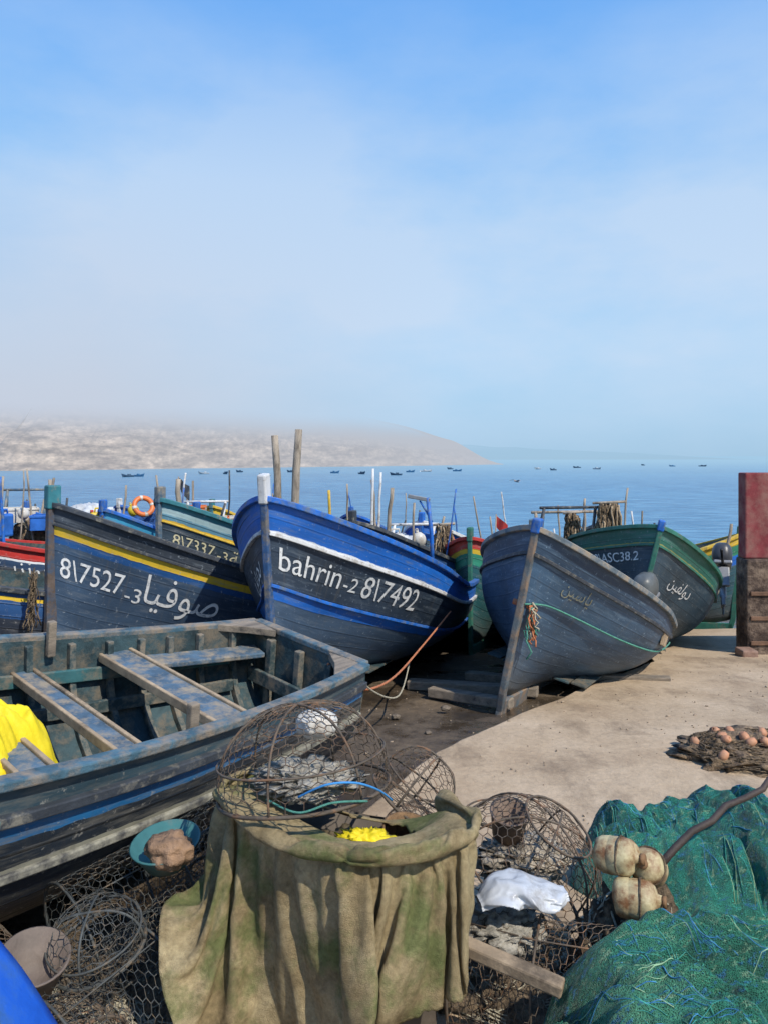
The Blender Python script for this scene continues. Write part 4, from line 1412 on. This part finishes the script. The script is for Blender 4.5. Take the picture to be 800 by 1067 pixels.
def rimh(x, y):
    h = .83 + .06 * sm(-.1, -.6, x) + .01 * sm(.1, .32, x)
    h -= .14 * sm(2.85, 3.25, y) * sm(-.5, 0, x)
    h += .012 * noise.noise(Vector((x * 5, y * 5, 3)))
    h -= .03 * math.exp(-((x + .34) / .12) ** 2) + .025 * math.exp(-((x - .12) / .08) ** 2)
    return h
V, F = [], []
prof = [(.90, .0), (.95, .45), (.975, -1), (.965, -2), (.92, -1.5), (.88, .40), (.84, .38)]
for (s, z) in prof:
    for p in ringp:
        q = (p - cen) * s
        hz = rimh(p.x, p.y)
        zz = z if z >= 0 else hz - .012 * (-z - 1)
        V.append((q.x, q.y, zz))
for i in range(len(prof) - 1):
    for j in range(NR):
        F.append((i * NR + j, i * NR + (j + 1) % NR, (i + 1) * NR + (j + 1) % NR, (i + 1) * NR + j))
F.append(tuple((len(prof) - 1) * NR + j for j in range(NR)))
tubw = mk('tub_wall', V, F, M('tub_dark', (.08, .065, .05), var=.4), e_tub)

m = bpy.data.materials.new('old_blanket')
m.use_nodes = True
nt = m.node_tree
b = nt.nodes['Principled BSDF']
tc = nt.nodes.new('ShaderNodeTexCoord').outputs['UV']
n1 = noise_n(nt, tc, 3.4, 8, .68)
n2 = noise_n(nt, tc, 45, 6, .7)
n3 = noise_n(nt, tc, 2.6, 7, .65)
n4 = noise_n(nt, tc, 300, 3, .6)
n5 = noise_n(nt, tc, 8, 8, .75)
col = ramp(nt, n1, [(.34, (.18, .135, .07)), (.48, (.31, .24, .13)), (.66, (.45, .365, .21))])
col = mix(nt, ramp(nt, n3, [(.50, W3(0)), (.61, W3(.8))]), col, (.115, .15, .05))
col = mix(nt, ramp(nt, n5, [(.55, W3(0)), (.69, W3(.6))]), col, (.14, .10, .05))
col = mix(nt, .6, col, ramp(nt, n2, [(.3, W3(.5)), (.7, W3(1.35))]), 'MULTIPLY')
nt.links.new(col, b.inputs['Base Color'])
b.inputs['Roughness'].default_value = 1
b.inputs['Specular IOR Level'].default_value = .1
bp = nt.nodes.new('ShaderNodeBump')
bp.inputs['Strength'].default_value = 1
bp.inputs['Distance'].default_value = .008
nt.links.new(math_n(nt, 'ADD', n2, math_n(nt, 'MULTIPLY', n4, .8)), bp.inputs['Height'])
nt.links.new(bp.outputs[0], b.inputs['Normal'])

CX, CY = 104, 72
x0, x1, y0, y1 = -1.30, .72, 1.84, 3.14
V, F, U = [], [], []
pins = []
def ring_dist(x, y):
    q = Vector((x, y, 0))
    return min((p - q).length for p in ringp)
def inside(x, y):
    c = False
    k = len(ringp)
    for i in range(k):
        a, b_ = ringp[i], ringp[i - 1]
        if (a.y > y) != (b_.y > y) and x < (b_.x - a.x) * (y - a.y) / (b_.y - a.y) + a.x:
            c = not c
    return c
keep = {}
for i in range(CX + 1):
    for j in range(CY + 1):
        x = x0 + (x1 - x0) * i / CX
        y = y0 + (y1 - y0) * j / CY
        # rounded right-hand corner so it hangs straight instead of flaring
        if x > .30 and y < 2.70 and (x - .30) + (2.70 - y) > .92:
            continue
        d = ring_dist(x, y)
        ins = inside(x, y)
        if ins and d > .17:
            continue
        if not ins and y > 3.02 and x > -.45:
            if d > .05:
                continue
        yy = y + (.06 * noise.noise(Vector((x * 4, 0, 3))) if j == 0 else 0)
        keep[(i, j)] = len(V)
        V.append((x, yy, rimh(x, y) + .012))
        U.append((x, y))
        if d < .017:
            pins.append(len(V) - 1)
for i in range(CX):
    for j in range(CY):
        q = [(i, j), (i + 1, j), (i + 1, j + 1), (i, j + 1)]
        if all(k in keep for k in q):
            F.append(tuple(keep[k] for k in q))
blanket = mk('draped_blanket', V, F, m, uvs=U)
tag(blanket, 'old stained tan and green blanket draped over a tub', 'blanket')
tmp = []
try:
    vg = blanket.vertex_groups.new(name='pin')
    vg.add(pins, 1.0, 'REPLACE')
    tubw.modifiers.new('Collision', 'COLLISION')
    tubw.collision.thickness_outer = .012
    tubw.collision.cloth_friction = 8
    gp = mk('sim_floor', [(-3, 0, .02), (3, 0, .02), (3, 5, .02), (-3, 5, .02)], [(0, 1, 2, 3)])
    gp.modifiers.new('Collision', 'COLLISION')
    tmp.append(gp)
    V2, F2 = blob((.24, .28, .46), 1, 0, 1, 28, 18)
    tr_ = mk('sim_trap', [v + Vector((-.83, 2.90, .02)) for v in V2], F2)
    tr_.modifiers.new('Collision', 'COLLISION')
    tmp.append(tr_)
    cl_ = blanket.modifiers.new('Cloth', 'CLOTH')
    s = cl_.settings
    s.quality = 6
    s.mass = .4
    s.air_damping = 2.0
    s.tension_stiffness = 25
    s.compression_stiffness = 25
    s.shear_stiffness = 10
    s.bending_stiffness = 2.2
    s.vertex_group_mass = 'pin'
    cl_.collision_settings.distance_min = .008
    cl_.collision_settings.collision_quality = 3
    cl_.collision_settings.use_self_collision = True
    cl_.collision_settings.self_distance_min = .007
    cl_.point_cache.frame_start = 1
    cl_.point_cache.frame_end = 80
    for f in range(1, 61):
        scene.frame_set(f)
    dg = bpy.context.evaluated_depsgraph_get()
    me = bpy.data.meshes.new_from_object(blanket.evaluated_get(dg))
    blanket.modifiers.clear()
    blanket.data = me
    for v in me.vertices:
        c = v.co
        k = (1 - 2 * abs(noise.noise(c * 6))) * .007 + noise.noise(c * 20) * .003
        v.co = c + v.normal * k
except Exception as ex:
    print('cloth failed', ex)
for o in tmp:
    bpy.data.objects.remove(o)
tubw.modifiers.clear()
# the real tub tapers inward below its rim, clear of the cloth
for v in tubw.data.vertices:
    if v.co.z < .60:
        v.co.x *= .80
        v.co.y *= .80
    else:
        v.co.x *= .985
        v.co.y *= .985
scene.frame_set(1)
ss = blanket.modifiers.new('sub', 'SUBSURF')
ss.levels = 1
ss.render_levels = 1
sl = blanket.modifiers.new('thick', 'SOLIDIFY')
sl.thickness = .006

yf = M('yellow_fabric', (.70, .55, .01), rough=.6, var=.2, scale=4, bump=.4, bscale=14, dist=.02)
lump((-.07, 2.82, .775), (.10, .07, .04), yf, 'bright yellow cloth crumpled inside the tub', 'yellow_cloth', 'cloth', 21, .6, True, fr=3.2)
lump((-.12, 2.98, .54), (.30, .20, .17), M('sack_brown', (.13, .10, .055), var=.5, bump=.8), 'brown sacking filling the tub', 'sack', 'sack', 22, .4, True, fr=3)
e = thing('woven_basket', 'brown woven basket edge in the tub', 'basket', (.08, 3.08, .60), (R(12), R(8), 0))
V, F = lathe([(.001, 0), (.08, 0), (.10, .11), (.105, .12), (.095, .12), (.075, .015), (.001, .012)], 30)
mk('basket_body', V, F, M('wicker', (.20, .12, .06), var=.6, scale=40, bump=1, bscale=70), e)

# yellow oilskin in boat A
V, F = [], []
nu, nv2 = 90, 80
for i in range(nu + 1):
    a = i / nu
    for j in range(nv2 + 1):
        c = j / nv2
        x = -2.45 + .98 * a + .05 * noise.noise(Vector((c * 3, 1, 0)))
        y = 3.30 + .55 * c - .10 * a
        z = .60 + .42 * (1 - sm(.72, 1.0, a)) * math.sin(math.pi * min(1, max(0, .10 + c * .8))) ** .7
        z += .10 * noise.fractal(Vector((a * 4, c * 3, 3)), 1, 2, 4)
        z += .05 * (1 - 2 * abs(noise.noise(Vector((a * 7, c * 5, 9)))))
        V.append((x, y, z))
for i in range(nu):
    for j in range(nv2):
        F.append((i * (nv2 + 1) + j, (i + 1) * (nv2 + 1) + j, (i + 1) * (nv2 + 1) + j + 1, i * (nv2 + 1) + j + 1))
o = mk('yellow_oilskin', V, F, yf)
o.modifiers.new('thick', 'SOLIDIFY').thickness = .008
tag(o, 'bright yellow oilskin heaped inside the open boat', 'oilskin')

# blue sheet at the near corner
V, F = [], []
for i in range(21):
    for j in range(21):
        a, c = i / 20, j / 20
        x = -1.40 + .50 * a
        y = 1.75 + .55 * c - .1 * a
        z = .99 - .22 * a + .015 * noise.noise(Vector((a * 3, c * 3, 0))) - .25 * a * a
        V.append((x, y, z))
for i in range(20):
    for j in range(20):
        F.append((i * 21 + j, (i + 1) * 21 + j, (i + 1) * 21 + j + 1, i * 21 + j + 1))
o = mk('blue_tarpaulin', V, F, M('vivid_blue_sheet', (.01, .09, .48), rough=.45, var=.25, bump=.5, bscale=14, dirt=(.03, .10, .30), damt=.5, dscale=5))
o.modifiers.new('thick', 'SOLIDIFY').thickness = .5
tag(o, 'vivid blue sheet stretched over a crate', 'tarpaulin')

# ------------------------------------------------------------------ green nets
def netmat(name, c1, c2, c3, vs=170):
    m = bpy.data.materials.new(name)
    m.use_nodes = True
    nt = m.node_tree
    b = nt.nodes['Principled BSDF']
    tc = nt.nodes.new('ShaderNodeTexCoord').outputs['Object']
    n1 = noise_n(nt, tc, 2.6, 8, .7)
    n2 = noise_n(nt, tc, 7, 8, .75, (1, 3.5, 1))
    n3 = noise_n(nt, tc, 90, 4, .7)
    n6 = noise_n(nt, tc, 14, 7, .7, (.6, 5, 2))
    wv = nt.nodes.new('ShaderNodeTexVoronoi')
    wv.feature = 'DISTANCE_TO_EDGE'
    wv.inputs['Scale'].default_value = vs
    nt.links.new(tc, wv.inputs['Vector'])
    col = ramp(nt, n1, [(.34, c1), (.5, c2), (.66, c3)])
    col = mix(nt, ramp(nt, n2, [(.50, W3(0)), (.68, W3(.7))]), col, (.016, .036, .032))
    col = mix(nt, ramp(nt, n6, [(.56, W3(0)), (.61, W3(.75))]), col, (.04, .20, .38))
    col = mix(nt, ramp(nt, n6, [(.38, W3(.75)), (.44, W3(0))]), col, (.26, .42, .26))
    col = mix(nt, .7, col, ramp(nt, wv.outputs[0], [(.03, W3(2.0)), (.18, W3(.5))]), 'MULTIPLY')
    nt.links.new(col, b.inputs['Base Color'])
    b.inputs['Roughness'].default_value = .45
    b.inputs['Specular IOR Level'].default_value = .45
    bp = nt.nodes.new('ShaderNodeBump')
    bp.inputs['Strength'].default_value = 1
    bp.inputs['Distance'].default_value = .016
    h = math_n(nt, 'ADD', math_n(nt, 'MULTIPLY', n3, .5), math_n(nt, 'MULTIPLY', n2, 2.0))
    h = math_n(nt, 'ADD', h, math_n(nt, 'MULTIPLY', n6, 2.0))
    h = math_n(nt, 'SUBTRACT', h, math_n(nt, 'MULTIPLY', wv.outputs[0], 1.5))
    nt.links.new(h, bp.inputs['Height'])
    nt.links.new(bp.outputs[0], b.inputs['Normal'])
    return m
ng = netmat('green_net', (.025, .15, .09), (.045, .24, .15), (.13, .38, .22))
ng2 = netmat('teal_net', (.022, .17, .13), (.035, .28, .21), (.10, .42, .31))
tw1 = M('teal_twine', (.05, .30, .24), rough=.6, var=.6, scale=12, bump=.3)
tw2 = M('blue_twine', (.05, .22, .42), rough=.6, var=.6, scale=12, bump=.3)
tw3 = M('pale_green_twine', (.28, .45, .26), rough=.6, var=.6, scale=12, bump=.3)

def netmound(c, rx, ry, hgt, ang, mat, label, seed, strands=80, fdir=(.8, 2.1), bands=1.0):
    e = thing('net_pile', label, 'fishing net', (c[0], c[1], 0))
    ca, sa = math.cos(ang), math.sin(ang)
    fx, fy = fdir
    fl_ = math.hypot(fx, fy)
    ux, uy = -fy / fl_, fx / fl_
    def Hxy(x, y):
        a = math.sqrt((x / rx) ** 2 + (y / ry) ** 2)
        base = (1 - a ** 3.2) ** .5 if a < 1 else 0
        q = Vector((x * 1.6 + seed, y * 1.6, seed))
        w_ = noise.noise(q * 1.3) * 1.9
        al, ac = x * ux + y * uy, (x * fx + y * fy) / fl_
        fold = (1 - abs(math.sin(ac * 9 + w_ * 2.2 + seed))) ** 1.4
        foldb = (1 - abs(math.sin(ac * 19 + al * 4.0 + w_ * 3.8 + seed * 2))) ** 1.8
        fold2 = (1 - 2 * abs(noise.noise(Vector((al * 3.0 + w_ * .6, ac * 8, seed + 3)))))
        fold3 = (1 - 2 * abs(noise.noise(Vector((al * 8 + w_, ac * 22, seed + 9)))))
        z = hgt * base * (1 + .30 * noise.noise(q * 1.5)) + (-.13 * fold - .09 * foldb + .055 * fold2 + .032 * fold3) * min(1, base * 1.8) * bands
        return z
    def P(x, y, dz=0):
        return Vector((x * ca - y * sa, x * sa + y * ca, max(0.0, Hxy(x, y)) + dz))
    V, F = [], []
    na, nth = 170, 380
    for i in range(na + 1):
        a = (.002 + .998 * i / na) ** .8
        for j in range(nth):
            th = 2 * math.pi * j / nth
            o_ = 1 + .06 * noise.noise(Vector((math.cos(th) * 2, math.sin(th) * 2, seed)))
            x, y = a * rx * math.cos(th), a * ry * math.sin(th)
            q = P(x, y)
            V.append(Vector((q.x * o_, q.y * o_, q.z)))
    for i in range(na):
        for j in range(nth):
            F.append((i * nth + j, (i + 1) * nth + j, (i + 1) * nth + (j + 1) % nth, i * nth + (j + 1) % nth))
    mk('net_body', V, F, mat, e)
    rnd = random.Random(seed)
    sets = {0: [], 1: [], 2: []}
    for k in range(strands):
        th = rnd.random() * 6.28
        a = math.sqrt(rnd.uniform(.02, .8))
        x0_, y0_ = a * rx * math.cos(th), a * ry * math.sin(th)
        L_ = rnd.uniform(.05, .20)
        an = rnd.uniform(-.6, .6)
        dx, dy = ux * math.cos(an) - uy * math.sin(an), ux * math.sin(an) + uy * math.cos(an)
        pts = []
        for i in range(12):
            t = (i / 11 - .5) * L_
            x, y = x0_ + dx * t, y0_ + dy * t
            wv_ = .02 * noise.noise(Vector((t * 12, k * 1.7, 0)))
            x += -dy * wv_; y += dx * wv_
            if (x / rx) ** 2 + (y / ry) ** 2 > .93:
                continue
            pts.append(P(x, y, .001))
        if len(pts) > 4:
            sets[rnd.choice((0, 0, 0, 1, 1, 2))].append(tube(pts, rnd.choice((.001, .0013, .0018)), 4))
    for key, mt in ((0, tw1), (1, tw2), (2, tw3)):
        if sets[key]:
            V, F = join(*sets[key])
            o = mk('loose_twine', V, F, mt, e)
            o['kind'] = 'stuff'
    return e
netmound((1.72, 3.76), .80, .32, .42, -.12, ng2, 'teal green fishing net bundled in a long heap', 3, 260, (.9, .6))
netmound((1.12, 2.42), .84, .50, .55, .30, ng, 'dark green fishing net piled in folds', 8, 380, (.75, .8))
netmound((2.35, 3.1), .5, .35, .30, .30, ng, 'green fishing net heap beside the others', 14, 150)

dirty = M('dirty_cream_plastic', (.56, .48, .27), rough=.5, var=.25, scale=7, bump=.35, dirt=(.20, .095, .04), damt=.75, dscale=10)
def jugfloat(loc, rot, s, label):
    e = thing('jug_float', label, 'float', loc, rot, 'plastic jug floats tied together')
    V, F = lathe([(.001, -.078), (.040, -.078), (.058, -.070), (.067, -.052), (.070, -.02), (.068, -.016), (.070, -.012), (.070, .022), (.068, .026), (.069, .03), (.064, .058), (.050, .074), (.030, .082), (.022, .084), (.02, .100), (.001, .100)], 30)
    V = [v * s + noise.noise_vector(v * 18 + Vector(loc) * 5) * .007 for v in V]
    mk('jug_body', V, F, dirty, e)
    V, F = tube([(0, 0, .098 * s), (0, 0, .112 * s)], .021 * s, 10)
    mk('cap', V, F, M('tan_cap', (.20, .11, .05), var=.4), e)
    V, F = ring(.071 * s, .025 * s, .004, 2, .03, 24)
    mk('lashing', V, F, net_brown, e)
for (x, y, z, rx, ry, rz, s) in ((.90, 2.98, .65, 80, 8, 50, 1.0), (1.03, 2.99, .60, 60, 0, -35, .95), (.94, 2.88, .54, 84, -6, 66, 1.0)):
    jugfloat((x, y, z), (R(rx), R(ry), R(rz)), s, 'dirty cream plastic jug float lying beside green nets')
netheap((.98, 3.0, .05), (.24, .18, .44), net_brown, 'brown netting heap under the jug floats', 31, 90, rope_c, .3)
pole((1.06, 2.98, .62), (1.95, 3.45, .93), .013, M('tarred_stick', (.05, .035, .028), rough=.6, bump=.6), 'thin tarred stick lying over green nets', 'stick', 'stick', seed=11)

# white plastic bag
V, F = [], []
for i in range(91):
    for j in range(61):
        a, c = i / 90, j / 60
        th = c * 2 * math.pi
        rad = .065 * math.sin(math.pi * min(.97, max(.03, a))) ** .4
        q = Vector((a * 2.4, math.cos(th) * .8, math.sin(th) * .8 + 4))
        k = 1 + .42 * (1 - 2.4 * abs(noise.noise(q * 1.1))) + .12 * (1 - 2 * abs(noise.noise(q * 2.6))) - .15
        V.append(((a - .5) * .34, math.cos(th) * rad * 1.4 * k, math.sin(th) * rad * .55 * k + .03 * math.sin(a * 5)))
for i in range(90):
    for j in range(60):
        F.append((i * 61 + j, (i + 1) * 61 + j, (i + 1) * 61 + j + 1, i * 61 + j + 1))
o = mk('plastic_bag', V, F, M('bag_white', (.50, .52, .54), rough=.3, var=.2, scale=4, bump=.25, bscale=14, dirt=(.26, .25, .24), damt=.4, dscale=6))
o.location = (.52, 2.90, .545)
o.rotation_euler = (0, R(-6), R(10))
tag(o, 'crumpled white plastic bag lying on a wire trap', 'plastic bag')

V, F = sweep([(.20, 2.76, .48), (.60, 2.58, .41)], .06, .045)
tag(mk('plank', V, F, wood_tan, smooth=False, bevel=.008), 'short bare wooden plank poking from the nets', 'plank')

netheap((2.62, 5.45, .06), (.50, .34, .16), M('tan_net', (.26, .18, .105), var=.6, scale=30, bump=1, bscale=60, dirt=(.07, .05, .04), damt=.5, dscale=14, dist=.02), 'tan net heap with orange floats on concrete', 15, 200, net_brown, .35)
fl = M('salmon_float', (.50, .24, .13), rough=.6, var=.3, scale=9, bump=.3, dirt=(.25, .15, .09), damt=.4)
rnd = random.Random(5)
for k in range(30):
    a = rnd.random() * 6.28
    rr = rnd.uniform(.2, 1.1)
    x, y = 2.62 + .5 * rr * math.cos(a), 5.42 + .32 * rr * math.sin(a)
    z = .06 + .14 * math.sqrt(max(0, 1 - min(1, rr) ** 2)) + .03
    V, F = lathe([(.008, -.036), (.02, -.034), (.029, -.016), (.031, 0), (.029, .016), (.02, .034), (.008, .036), (.008, -.036)], 14)
    o = mk('net_float', V, F, fl)
    o.location = (x, y, z)
    o.rotation_euler = (rnd.uniform(0, 3), rnd.uniform(0, 3), rnd.uniform(0, 3))
    tag(o, 'salmon orange net float on a tangled net', 'float', 'orange floats on the net heap')
